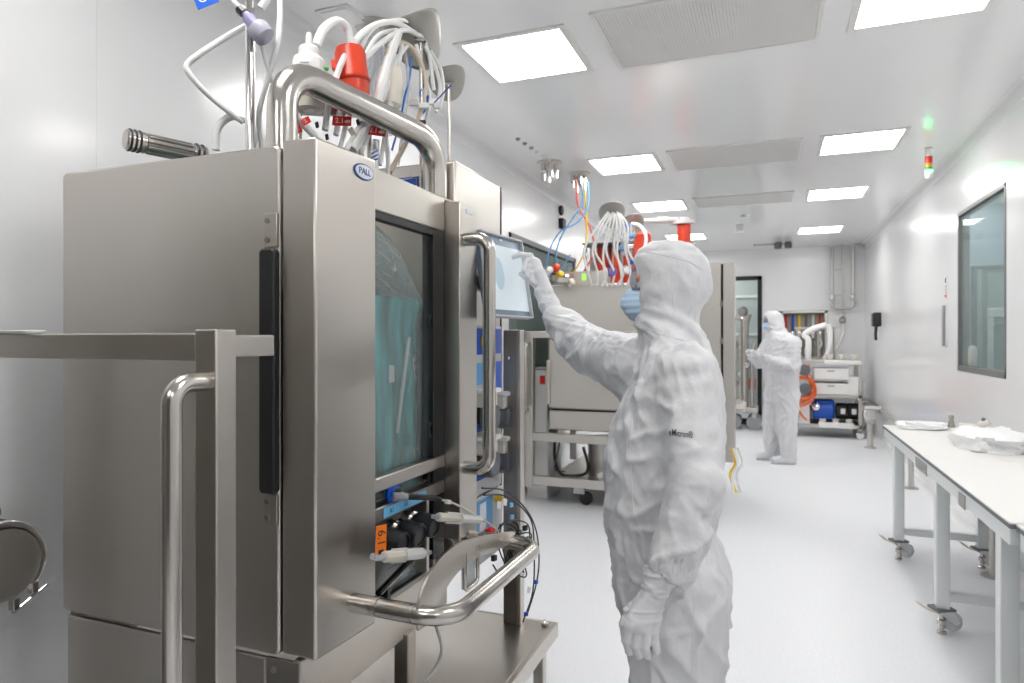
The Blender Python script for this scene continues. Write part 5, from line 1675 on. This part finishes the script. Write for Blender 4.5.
class Figure:
    """body space: s along the picture's right, t away from the viewer, z up, about a point on the floor"""
    def __init__(self, px, d, psi):
        self.base = at(px, HORIZON, d)
        self.base.z = 0
        self.s0, self.d0 = (px - 512) / FPX * d, d
        self.psi = psi
        self.fw = np.array((-math.cos(psi), math.sin(psi)))
        self.lf = np.array((-math.sin(psi), -math.cos(psi)))

    def jp(self, px, py, d):
        return ((px - 512) / FPX * d - self.s0, d - self.d0, CAM_H + (HORIZON - py) / FPX * d)

    def fl(self, f, l, z, o=(0, 0)):
        q = self.fw * f + self.lf * l
        return (o[0] + q[0], o[1] + q[1], z)

    def world(self, V):
        V = np.asarray(V, dtype=np.float64)
        W = np.empty_like(V)
        W[:, 0] = self.base.x + V[:, 0] * CA - V[:, 1] * SA
        W[:, 1] = self.base.y + V[:, 0] * SA + V[:, 1] * CA
        W[:, 2] = V[:, 2]
        return W

    def w(self, p):
        return Vector(self.world([p])[0])


def polyline_param(V, pts):
    """distance to a limb and the length along it"""
    pts = np.array(pts)
    best = np.full(len(V), 9.0)
    arc = np.zeros(len(V))
    L = 0
    for a, b in zip(pts, pts[1:]):
        ba = b - a
        t = np.clip(((V - a) @ ba) / (ba @ ba), 0, 1)
        d = np.linalg.norm(V - a - t[:, None] * ba, axis=1)
        m = d < best
        best = np.where(m, d, best)
        arc = np.where(m, L + t * np.linalg.norm(ba), arc)
        L += np.linalg.norm(ba)
    return best, arc


def crease(V, N, amp, hood_z, waist_z, limbs, sc=1.0):
    warp = np.stack([noise3(V * 5 / sc, 1.3), noise3(V * 5 / sc, 7.9), noise3(V * 5 / sc, 13.7)], axis=1) - .5
    P = V + warp * .045 * sc
    d = .012 * (noise3(P * np.array([5, 5, 2.6]) / sc, 2.1) - .5)

    def fold(v, fr, stretch, off, p=1.3):
        v = np.array(v) / np.linalg.norm(v)
        al = P @ v
        q = (P - al[:, None] * v) * fr + (al * fr / stretch)[:, None] * v
        m = np.clip((noise3(V * 4.5 / sc, off + 5.0) - .38) * 5, 0, 1)
        return ridge(noise3(q / sc, off), p) * m
    d += .013 * fold((.40, .10, .90), 14, 13, 4.4)
    d += .011 * fold((-.55, -.10, .80), 15, 12, 8.8)
    d += .008 * fold((.85, .20, .45), 19, 10, 12.1)
    d += .003 * fold((-.3, .2, .9), 36, 9, 15.3)
    d += .003 * fold((.9, .1, -.4), 38, 9, 18.7)
    # long hang below the waist
    low = np.clip((waist_z - .02 - V[:, 2]) / .15, 0, 1)
    d += low * .012 * fold((.12, 0, 1), 17, 9, 6.1)
    # gathered waist
    th = np.arctan2(N[:, 1], N[:, 0])
    wz = np.exp(-((V[:, 2] - waist_z) / .035) ** 2)
    d += wz * .003 * np.sin(th * 34 + 3 * noise3(V * 9, 2.0))
    for pts, amp2 in limbs:
        dist, arc = polyline_param(V, pts)
        m = np.exp(-np.maximum(0, dist - .07) / .03)
        d += m * amp2 * np.sin((arc + .03 * noise3(V * 9, 3.0)) * 2 * math.pi / .055 + 4 * noise3(V * 6, 9.0)) * noise3(V * 8, 4.0)
    hood = np.clip((V[:, 2] - hood_z) / .05, 0, 1)
    d *= 1 - .55 * hood
    neck = np.exp(-((V[:, 2] - hood_z - .04) / .045) ** 2)
    d += neck * .010 * ridge(noise3(np.stack([P[:, 0] * 5 + P[:, 2] * 9, P[:, 1] * 5, P[:, 2] * 34 + P[:, 0] * 16], axis=1), 21.0), 1.2)
    d -= d.mean() + .001
    return V + N * (d * amp)[:, None]


def glove_mesh(fig, joints, wrist_chain, h=.0035):
    """joints: list of (points, radii) chains; palm chains first"""
    allp = np.array([p for ch, _ in joints + wrist_chain for p in ch])
    F = Field(allp.min(0) - .05, allp.max(0) + .05, h)
    for ch, rs in wrist_chain:
        F.chain(ch, rs, .02)
    for ch, rs in joints:
        F.chain(ch, rs, .0045)
    V, Q = F.mesh()
    Q = outward(V, Q)
    return V, Q


# ---------------------------------------------------------------- person in front
FG = Figure(668, 1.85, math.radians(18))
PS = thing('person', 'person in white hooded coverall, mask and gloves touching the bioreactor screen', 'person', FG.base)
lev = [  # z, s centre, t centre, half depth, half width
    (1.768, .012, 0, .050, .048), (1.755, .004, 0, .080, .074), (1.735, .006, 0, .100, .090), (1.70, .010, 0, .109, .098), (1.66, .016, 0, .113, .100),
    (1.62, .016, 0, .110, .098), (1.585, .006, 0, .094, .088), (1.555, -.008, 0, .092, .084), (1.53, -.004, 0, .098, .090), (1.50, .012, 0, .098, .105), (1.475, .020, .005, .096, .140), (1.44, .028, .01, .108, .185),
    (1.383, .030, .01, .122, .212), (1.27, .008, .01, .150, .212), (1.16, -.010, .01, .163, .205), (1.048, -.014, 0, .160, .200), (.975, -.018, 0, .146, .188), (.955, -.018, 0, .144, .186),
    (.92, -.008, 0, .150, .195), (.86, .004, 0, .154, .203), (.78, .018, 0, .150, .200), (.72, .022, 0, .147, .195)]
F = Field((-.62, -.42, .0), (.30, .66, 1.80), .0065)
F.loft(lev, -FG.psi, .02)
# collar point behind the neck
F.cone(FG.jp(684, 330, 1.85), FG.jp(708, 342, 1.85), .055, .010, .02)
# legs
hipL, hipR = FG.fl(0, .095, .80, (.030, 0)), FG.fl(0, -.095, .80, (.022, 0))
kneL, kneR = FG.fl(.0, .10, .47, (.030, 0)), FG.fl(.0, -.10, .47, (.02, 0))
ankL, ankR = FG.fl(-.02, .11, .12, (.035, 0)), FG.fl(.06, -.10, .12, (.03, 0))
F.chain([hipL, kneL, ankL], [.132, .122, .088], .03)
F.chain([hipR, kneR, ankR], [.132, .122, .088], .03)
# right arm reaching to the screen
shR, elR, wrR = FG.jp(634, 366, 1.98), FG.jp(594, 352, 2.25), FG.jp(556, 316, 2.37)
F.chain([shR, elR, wrR], [.098, .080, .050], .045)
F.chain([FG.jp(578, 340, 2.31), FG.jp(566, 326, 2.35)], [.072, .066], .02)
# left arm hanging
shL, elL, wrL = FG.jp(688, 374, 1.68), FG.jp(694, 486, 1.60), FG.jp(668, 562, 1.58)
F.chain([shL, elL, wrL], [.076, .066, .056], .025)
F.chain([FG.jp(686, 526, 1.59), FG.jp(672, 562, 1.585)], [.066, .062], .015)
F.ell(FG.jp(660, 586, 1.575), (.046, .046, .05), 0, .008, cut=True)
# face opening
hc = (.010, 0)
F.ell(FG.fl(.150, 0, 1.632, hc), (.085, .066, .086), -FG.psi, .012, cut=True)
V, Q = F.mesh()
Q = outward(V, Q)
N = vnormals(V, Q)
V = crease(V, N, 1.0, 1.50, .965, [([shR, elR, wrR], .002), ([shL, elL, wrL], .002)])
# hem seam of the hood crown: a soft step
crown = np.exp(-((V[:, 2] - (1.735 - .02 * V[:, 0])) / .006) ** 2)
V = V - vnormals(V, Q) * (crown * .003)[:, None]
W = FG.world(V)
suit = soft('coverall', W, Q, 'suit', PS)
bvh = BVHTree.FromPolygons([tuple(map(float, p)) for p in W], [tuple(map(int, q)) for q in Q])
CAMP = Vector((0, 0, CAM_H))


def on_suit(px, py, lift=.002):
    """the point of the coverall seen at a photo pixel"""
    dr = (at(px, py, 1.0) - CAMP).normalized()
    h_, n_, _, dist = bvh.ray_cast(CAMP, dr)
    if h_ is None:
        return None, None
    return (h_ + n_ * lift if n_.dot(dr) < 0 else h_ - n_ * lift), n_


def seam(name, pxs, r_=.0010):
    pts = []
    for a, b in zip(pxs, pxs[1:]):
        for k in range(10):
            t = k / 10
            q, n_ = on_suit(a[0] + (b[0] - a[0]) * t, a[1] + (b[1] - a[1]) * t, .0006)
            if q is not None:
                pts.append(q)
    return MB().tube(pts, r_, 6).build(name, 'suit_seam', PS)


seam('hood_seam', [(673, 258), (672, 285), (674, 318)])
seam('hood_seam', [(646, 252), (668, 256), (690, 262), (705, 272)], .0010)
seam('side_seam', [(694, 592), (693, 640), (692, 682)])
seam('zip_flap', [(640, 352), (634, 400), (630, 450), (634, 520)], .0010)
seam('collar_seam', [(634, 322), (660, 334), (690, 343)], .0010)
# print on the sleeve
cu = bpy.data.curves.new('t', 'FONT')
cu.body = 'eMicron®'
cu.size = 1.0
cu.resolution_u = 2
cu.offset = .010
tmp = bpy.data.objects.new('t', cu)
me = bpy.data.meshes.new_from_object(tmp)
xs = [v.co.x for v in me.vertices]
x0_, x1_ = min(xs), max(xs)
mb = MB()
vs = []
for v in me.vertices:
    f_ = (v.co.x - x0_) / (x1_ - x0_)
    px = 669.5 + 23.5 * f_
    py = 435.0 + 3.6 * f_ - v.co.y * 9.6
    q, n_ = on_suit(px, py, .0022)
    vs.append(q)
mb.add(vs, [tuple(p.vertices) for p in me.polygons])
mb.build('sleeve_print', 'black_print', PS, smooth=False)
bpy.data.objects.remove(tmp)

# head inside the hood
HF = Field((-.20, -.14, 1.48), (.14, .14, 1.76), .004)
HF.ell(FG.fl(.005, 0, 1.640, hc), (.090, .072, .100), -FG.psi, .02)
HF.ell(FG.fl(.045, 0, 1.585, hc), (.050, .052, .055), -FG.psi, .03)
HF.cone(FG.fl(.098, 0, 1.645, hc), FG.fl(.116, 0, 1.615, hc), .009, .013, .012)
HF.cone(FG.fl(.082, .045, 1.668, hc), FG.fl(.088, -.045, 1.668, hc), .012, .012, .014)
for s_ in (1, -1):
    HF.ell(FG.fl(.093, .030 * s_, 1.648, hc), (.014, .016, .011), -FG.psi, .006, cut=True)
    HF.ell(FG.fl(-.01, .074 * s_, 1.63, hc), (.018, .008, .030), -FG.psi, .008)
HF.cone(FG.fl(.085, .022, 1.570, hc), FG.fl(.085, -.022, 1.570, hc), .008, .008, .006)
V2, Q2 = HF.mesh()
head = soft('head', FG.world(V2), outward(V2, Q2), 'skin', PS)
for s_ in (1, -1):
    c_ = FG.w(FG.fl(.083, .030 * s_, 1.648, hc))
    MB().lathe([(.001, -.012), (.008, -.009), (.0115, 0), (.008, .009), (.001, .012)], c_, n=16).build('eye', 'eye_white', head)
    fwd = FG.w(FG.fl(.1, 0, 0)) - FG.w((0, 0, 0))
    MB().lathe([(.005, .0105), (.004, .0118), (.001, .012)], c_, axis=fwd, n=14).build('iris', 'hair', head)
    MB().tube([FG.w(FG.fl(.094, .014 * s_, 1.672, hc)), FG.w(FG.fl(.092, .034 * s_, 1.676, hc)), FG.w(FG.fl(.080, .048 * s_, 1.670, hc))], .003, 6).build('eyebrow', 'hair', head)
# mask
MF = Field((-.20, -.14, 1.48), (.10, .14, 1.72), .004)
MF.ell(FG.fl(.070, 0, 1.592, hc), (.064, .054, .054), -FG.psi, .02)
MF.cone(FG.fl(.118, 0, 1.625, hc), FG.fl(.128, 0, 1.60, hc), .012, .014, .02)
V2, Q2 = MF.mesh()
Q2 = outward(V2, Q2)
N2 = vnormals(V2, Q2)
V2 = V2 + N2 * (.0010 * np.sin(V2[:, 2] * 2 * math.pi / .018))[:, None]
mk = soft('face_mask', FG.world(V2), Q2, 'mask_blue', PS)
for s_ in (1, -1):
    MB().tube(smooth_path([FG.w(FG.fl(.075, .060 * s_, 1.625, hc)), FG.w(FG.fl(.03, .082 * s_, 1.64, hc)), FG.w(FG.fl(-.01, .085 * s_, 1.65, hc))]), .002, 6).build('ear_loop', 'white_plastic', mk)
# goggles
gg = MB()
rows = []
for z in (1.640, 1.655, 1.672, 1.688):
    row = []
    for k in range(17):
        a = math.radians(-82 + 164 * k / 16)
        rr = .121 if 1.65 < z < 1.68 else .115
        row.append(FG.w(FG.fl(-.005 + rr * math.cos(a), .060 * math.sin(a), z, hc)))
    rows.append(row)
gl = MB().grid(rows).build('goggles', 'goggle_lens', PS, solid=.0015)
for z in (1.638, 1.690):
    MB().tube([FG.w(FG.fl(-.006 + .114 * math.cos(math.radians(-82 + 164 * k / 16)), .060 * math.sin(math.radians(-82 + 164 * k / 16)), z, hc)) for k in range(17)], .0035, 8).build('goggle_rim', 'lilac_plastic', gl)

# right glove, index finger on the screen
J = FG.jp
rw = [([J(560, 322, 2.36), J(549, 304, 2.395), J(543, 292, 2.405)], [.040, .031, .030])]
rj = [
    ([J(544, 295, 2.40), J(535, 264, 2.43)], [.028, .024]), ([J(546, 292, 2.395), J(540, 273, 2.40)], [.026, .021]),
    ([J(534, 262, 2.44), J(530.5, 256, 2.445), J(521, 254.5, 2.462), J(513, 257.5, 2.47)], [.013, .0115, .0095, .0080]),
    ([J(535, 264, 2.43), J(527, 261, 2.44), J(524.5, 270, 2.43), J(529, 275, 2.42)], [.013, .0115, .0105, .009]),
    ([J(537, 268, 2.415), J(530, 267, 2.42), J(528, 276, 2.41), J(532, 280, 2.40)], [.0125, .011, .010, .0085]),
    ([J(540, 273, 2.40), J(533, 273.5, 2.405), J(532, 281, 2.395), J(535.5, 284, 2.39)], [.0115, .010, .009, .008]),
    ([J(543, 291, 2.41), J(534, 283, 2.43), J(526, 277, 2.44), J(521, 274, 2.445)], [.018, .0135, .0115, .0095])]
V2, Q2 = glove_mesh(FG, rj, rw)
N2 = vnormals(V2, Q2)
V2 = V2 + N2 * (.0035 * ridge(noise3(V2 * np.array([30, 30, 55]), 3.0), 2) * np.clip((1.70 - V2[:, 2]) / .05, 0, 1))[:, None]
soft('glove', FG.world(V2), Q2, 'glove', PS)
# left glove, hanging, fingers loosely curled
lw_ = [([J(668, 560, 1.585), J(661, 575, 1.580), J(652, 596, 1.575)], [.036, .036, .030])]
lj = [
    ([J(652, 596, 1.575), J(632, 624, 1.565)], [.027, .019]), ([J(653, 598, 1.575), J(651, 628, 1.575)], [.028, .020]), ([J(652, 600, 1.575), J(641, 626, 1.565)], [.028, .021]),
    ([J(629, 624, 1.565), J(626, 640, 1.57), J(629, 651, 1.595), J(634, 646, 1.615)], [.0125, .0110, .0098, .0085]),
    ([J(637.5, 627, 1.562), J(635.5, 645, 1.565), J(638.5, 655, 1.59), J(642, 649, 1.612)], [.0125, .0112, .0100, .0085]),
    ([J(646.5, 628, 1.564), J(645, 646, 1.566), J(648, 655.5, 1.59), J(650, 649, 1.61)], [.0122, .0108, .0098, .0085]),
    ([J(655, 626, 1.57), J(654.5, 642, 1.57), J(656.5, 651, 1.59), J(657, 645, 1.605)], [.0112, .0098, .0088, .0078]),
    ([J(645, 602, 1.60), J(630, 612, 1.605), J(624, 624, 1.60), J(625, 637, 1.595)], [.019, .0145, .012, .0100])]
V2, Q2 = glove_mesh(FG, lj, lw_)
N2 = vnormals(V2, Q2)
g_ = V2 @ np.array([[.45, 0, 1.2], [0, 1, 0], [.3, 0, 1]]).T
V2 = V2 + N2 * (.004 * ridge(noise3(V2 * np.array([16, 20, 60]), 3.0), 2) * np.clip((V2[:, 2] - .80) / .05, 0, 1))[:, None]
soft('glove', FG.world(V2), Q2, 'glove', PS)
p_, q_ = FG.w(J(659.5, 579.5, 1.579)), FG.w(J(661.2, 576, 1.580))
MB().tube([p_, q_], [.0385, .0395], 28).build('glove_cuff_rim', 'glove', PS)
for ank, l_ in ((ankL, 'l'), (ankR, 'r')):
    a_ = np.array(ank)
    SF = Field(a_ - np.array((.30, .24, .13)), a_ + np.array((.24, .30, .14)), .008)
    f2 = np.array((FG.fw[0], FG.fw[1], 0))
    SF.cone(a_ - f2 * .03 - (0, 0, .075), a_ + f2 * .17 - (0, 0, .085), .045, .036, .03)
    SF.cone(a_ - (0, 0, .07), a_ + (0, 0, .06), .06, .088, .04)
    SF.d = smax(SF.d, np.broadcast_to(.002 - SF.z, SF.d.shape), .004)
    V2, Q2 = SF.mesh()
    soft('overshoe', FG.world(V2), outward(V2, Q2), 'suit_far', PS)

# ---------------------------------------------------------------- person in the background
BGF = Figure(780, 8.03, math.radians(4))
PB = thing('person', 'distant person in white hooded coverall standing beside the far steel cart', 'person', BGF.base)
k_ = 8.03 / FPX
lev = []
for py, x0p, x1p, b in ((310.5, 769, 777, .05), (313, 765.5, 781, .09), (317, 763.5, 783.5, .105), (322, 762.5, 784.5, .11), (327, 763.5, 785, .105), (331, 766.5, 787.5, .12), (334, 767, 790, .19), (340, 766.5, 793.5, .24), (352, 765.5, 797, .245),
                        (365, 765, 798, .24), (378, 766, 797.5, .225), (384, 767, 797, .215), (392, 766.5, 798.5, .22), (402, 767, 797.5, .21)):
    lev.append((CAM_H + (HORIZON - py) * k_, ((x0p + x1p) / 2 - 780) * k_, 0, (x1p - x0p) / 2 * k_, b))
F = Field((-.60, -.42, 0), (.36, .42, 1.90), .0125)
F.loft(lev, -BGF.psi, .03)
jb = lambda px, py, dt=0.0: ((px - 780) * k_ , dt, CAM_H + (HORIZON - py) * k_)
aL, aR = jb(784, 458, -.13), jb(777, 455, .13)
F.chain([jb(783, 398, -.10), jb(783, 428, -.12), (aL[0], aL[1], .14)], [.145, .115, .095], .04)
F.chain([jb(780, 398, .10), jb(778, 428, .12), (aR[0], aR[1], .14)], [.145, .115, .095], .04)
shL, elL, wrL = jb(785, 344, -.22), jb(784, 367, -.25), jb(757, 358, -.26)
shR, elR, wrR = jb(778, 344, .22), jb(768, 362, .25), jb(757, 355, .18)
F.chain([shL, elL, wrL], [.105, .085, .060], .04)
F.chain([shR, elR, wrR], [.105, .085, .060], .04)
F.ell((BGF.fw[0] * .15 - .07, BGF.fw[1] * .15, 1.685), (.075, .085, .095), 0, .015, cut=True)
V, Q = F.mesh()
Q = outward(V, Q)
V = crease(V, vnormals(V, Q), 1.15, 1.60, .965, [([shL, elL, wrL], .01), ([shR, elR, wrR], .01)], 1.1)
soft('coverall', BGF.world(V), Q, 'suit_far', PB)
HF = Field((-.35, -.15, 1.50), (.12, .15, 1.85), .009)
HF.ell((-.075, 0, 1.69), (.10, .08, .115), 0, .02)
HF.ell((-.125, 0, 1.63), (.05, .055, .055), 0, .03)
HF.cone((-.172, 0, 1.70), (-.190, 0, 1.67), .010, .014, .015)
V2, Q2 = HF.mesh()
head = soft('head', BGF.world(V2), outward(V2, Q2), 'skin', PB)
for s_ in (1, -1):
    MB().lathe([(.001, -.012), (.009, -.008), (.012, 0), (.009, .008), (.001, .012)], BGF.w((-.168, .032 * s_, 1.705)), n=12).build('eye', 'eye_white', head)
MF = Field((-.35, -.15, 1.50), (.05, .15, 1.80), .009)
MF.ell((-.135, 0, 1.645), (.072, .072, .060), 0, .02)
V2, Q2 = MF.mesh()
soft('face_mask', BGF.world(V2), outward(V2, Q2), 'mask_blue', PB)
rows = []
for z in (1.69, 1.705, 1.725, 1.74):
    rows.append([BGF.w((-.07 - .125 * math.cos(math.radians(-80 + 160 * k / 12)), .088 * math.sin(math.radians(-80 + 160 * k / 12)), z)) for k in range(13)])
MB().grid(rows).build('goggles', 'lilac_plastic', PB, solid=.003)


def small_hand(wr, dr):
    wr, dr = np.array(wr), np.array(dr)
    sd = np.array((0, 1, 0))
    up = np.cross(dr, sd)
    ch = []
    for k in range(4):
        o_ = sd * (-.032 + .021 * k)
        b_ = wr + dr * .085 + o_
        ch.append(([wr + dr * .03 + o_ * .6, b_], [.024, .017]))
        ch.append(([b_, b_ + dr * .045 - up * .006, b_ + dr * .075 - up * .028], [.013, .012, .009]))
    ch.append(([wr + dr * .02 - sd * .03, wr + dr * .055 - sd * .055 - up * .02, wr + dr * .09 - sd * .05 - up * .03], [.018, .014, .010]))
    return ch


for wr, dr in ((wrL, (-.92, .1, .38)), (wrR, (-.9, 0, .43))):
    dr = np.array(dr) / np.linalg.norm(dr)
    V2, Q2 = glove_mesh(BGF, small_hand(wr, dr), [([np.array(wr) - dr * .05, np.array(wr) + dr * .03], [.05, .034])], .006)
    soft('glove', BGF.world(V2), Q2, 'glove', PB)
for a_ in (aL, aR):
    a_ = np.array((a_[0], a_[1], .13))
    SF = Field(a_ - np.array((.30, .14, .14)), a_ + np.array((.18, .14, .14)), .01)
    SF.cone(a_ + (.04, 0, -.075), a_ + (-.17, 0, -.085), .055, .042, .03)
    SF.cone(a_ + (0, 0, -.06), a_ + (0, 0, .05), .07, .098, .04)
    SF.d = smax(SF.d, np.broadcast_to(.004 - SF.z, SF.d.shape), .004)
    V2, Q2 = SF.mesh()
    o = soft('overshoe', BGF.world(V2), outward(V2, Q2), 'suit_far', PB)
    c_ = BGF.w((a_[0] - .06, a_[1], .006))
    MB().prism([(.15 * math.cos(2 * math.pi * k / 20), .048 * math.sin(2 * math.pi * k / 20)) for k in range(20)], c_, (CA, SA, 0), (-SA, CA, 0), .012).build('sole', 'panel_grey', o)
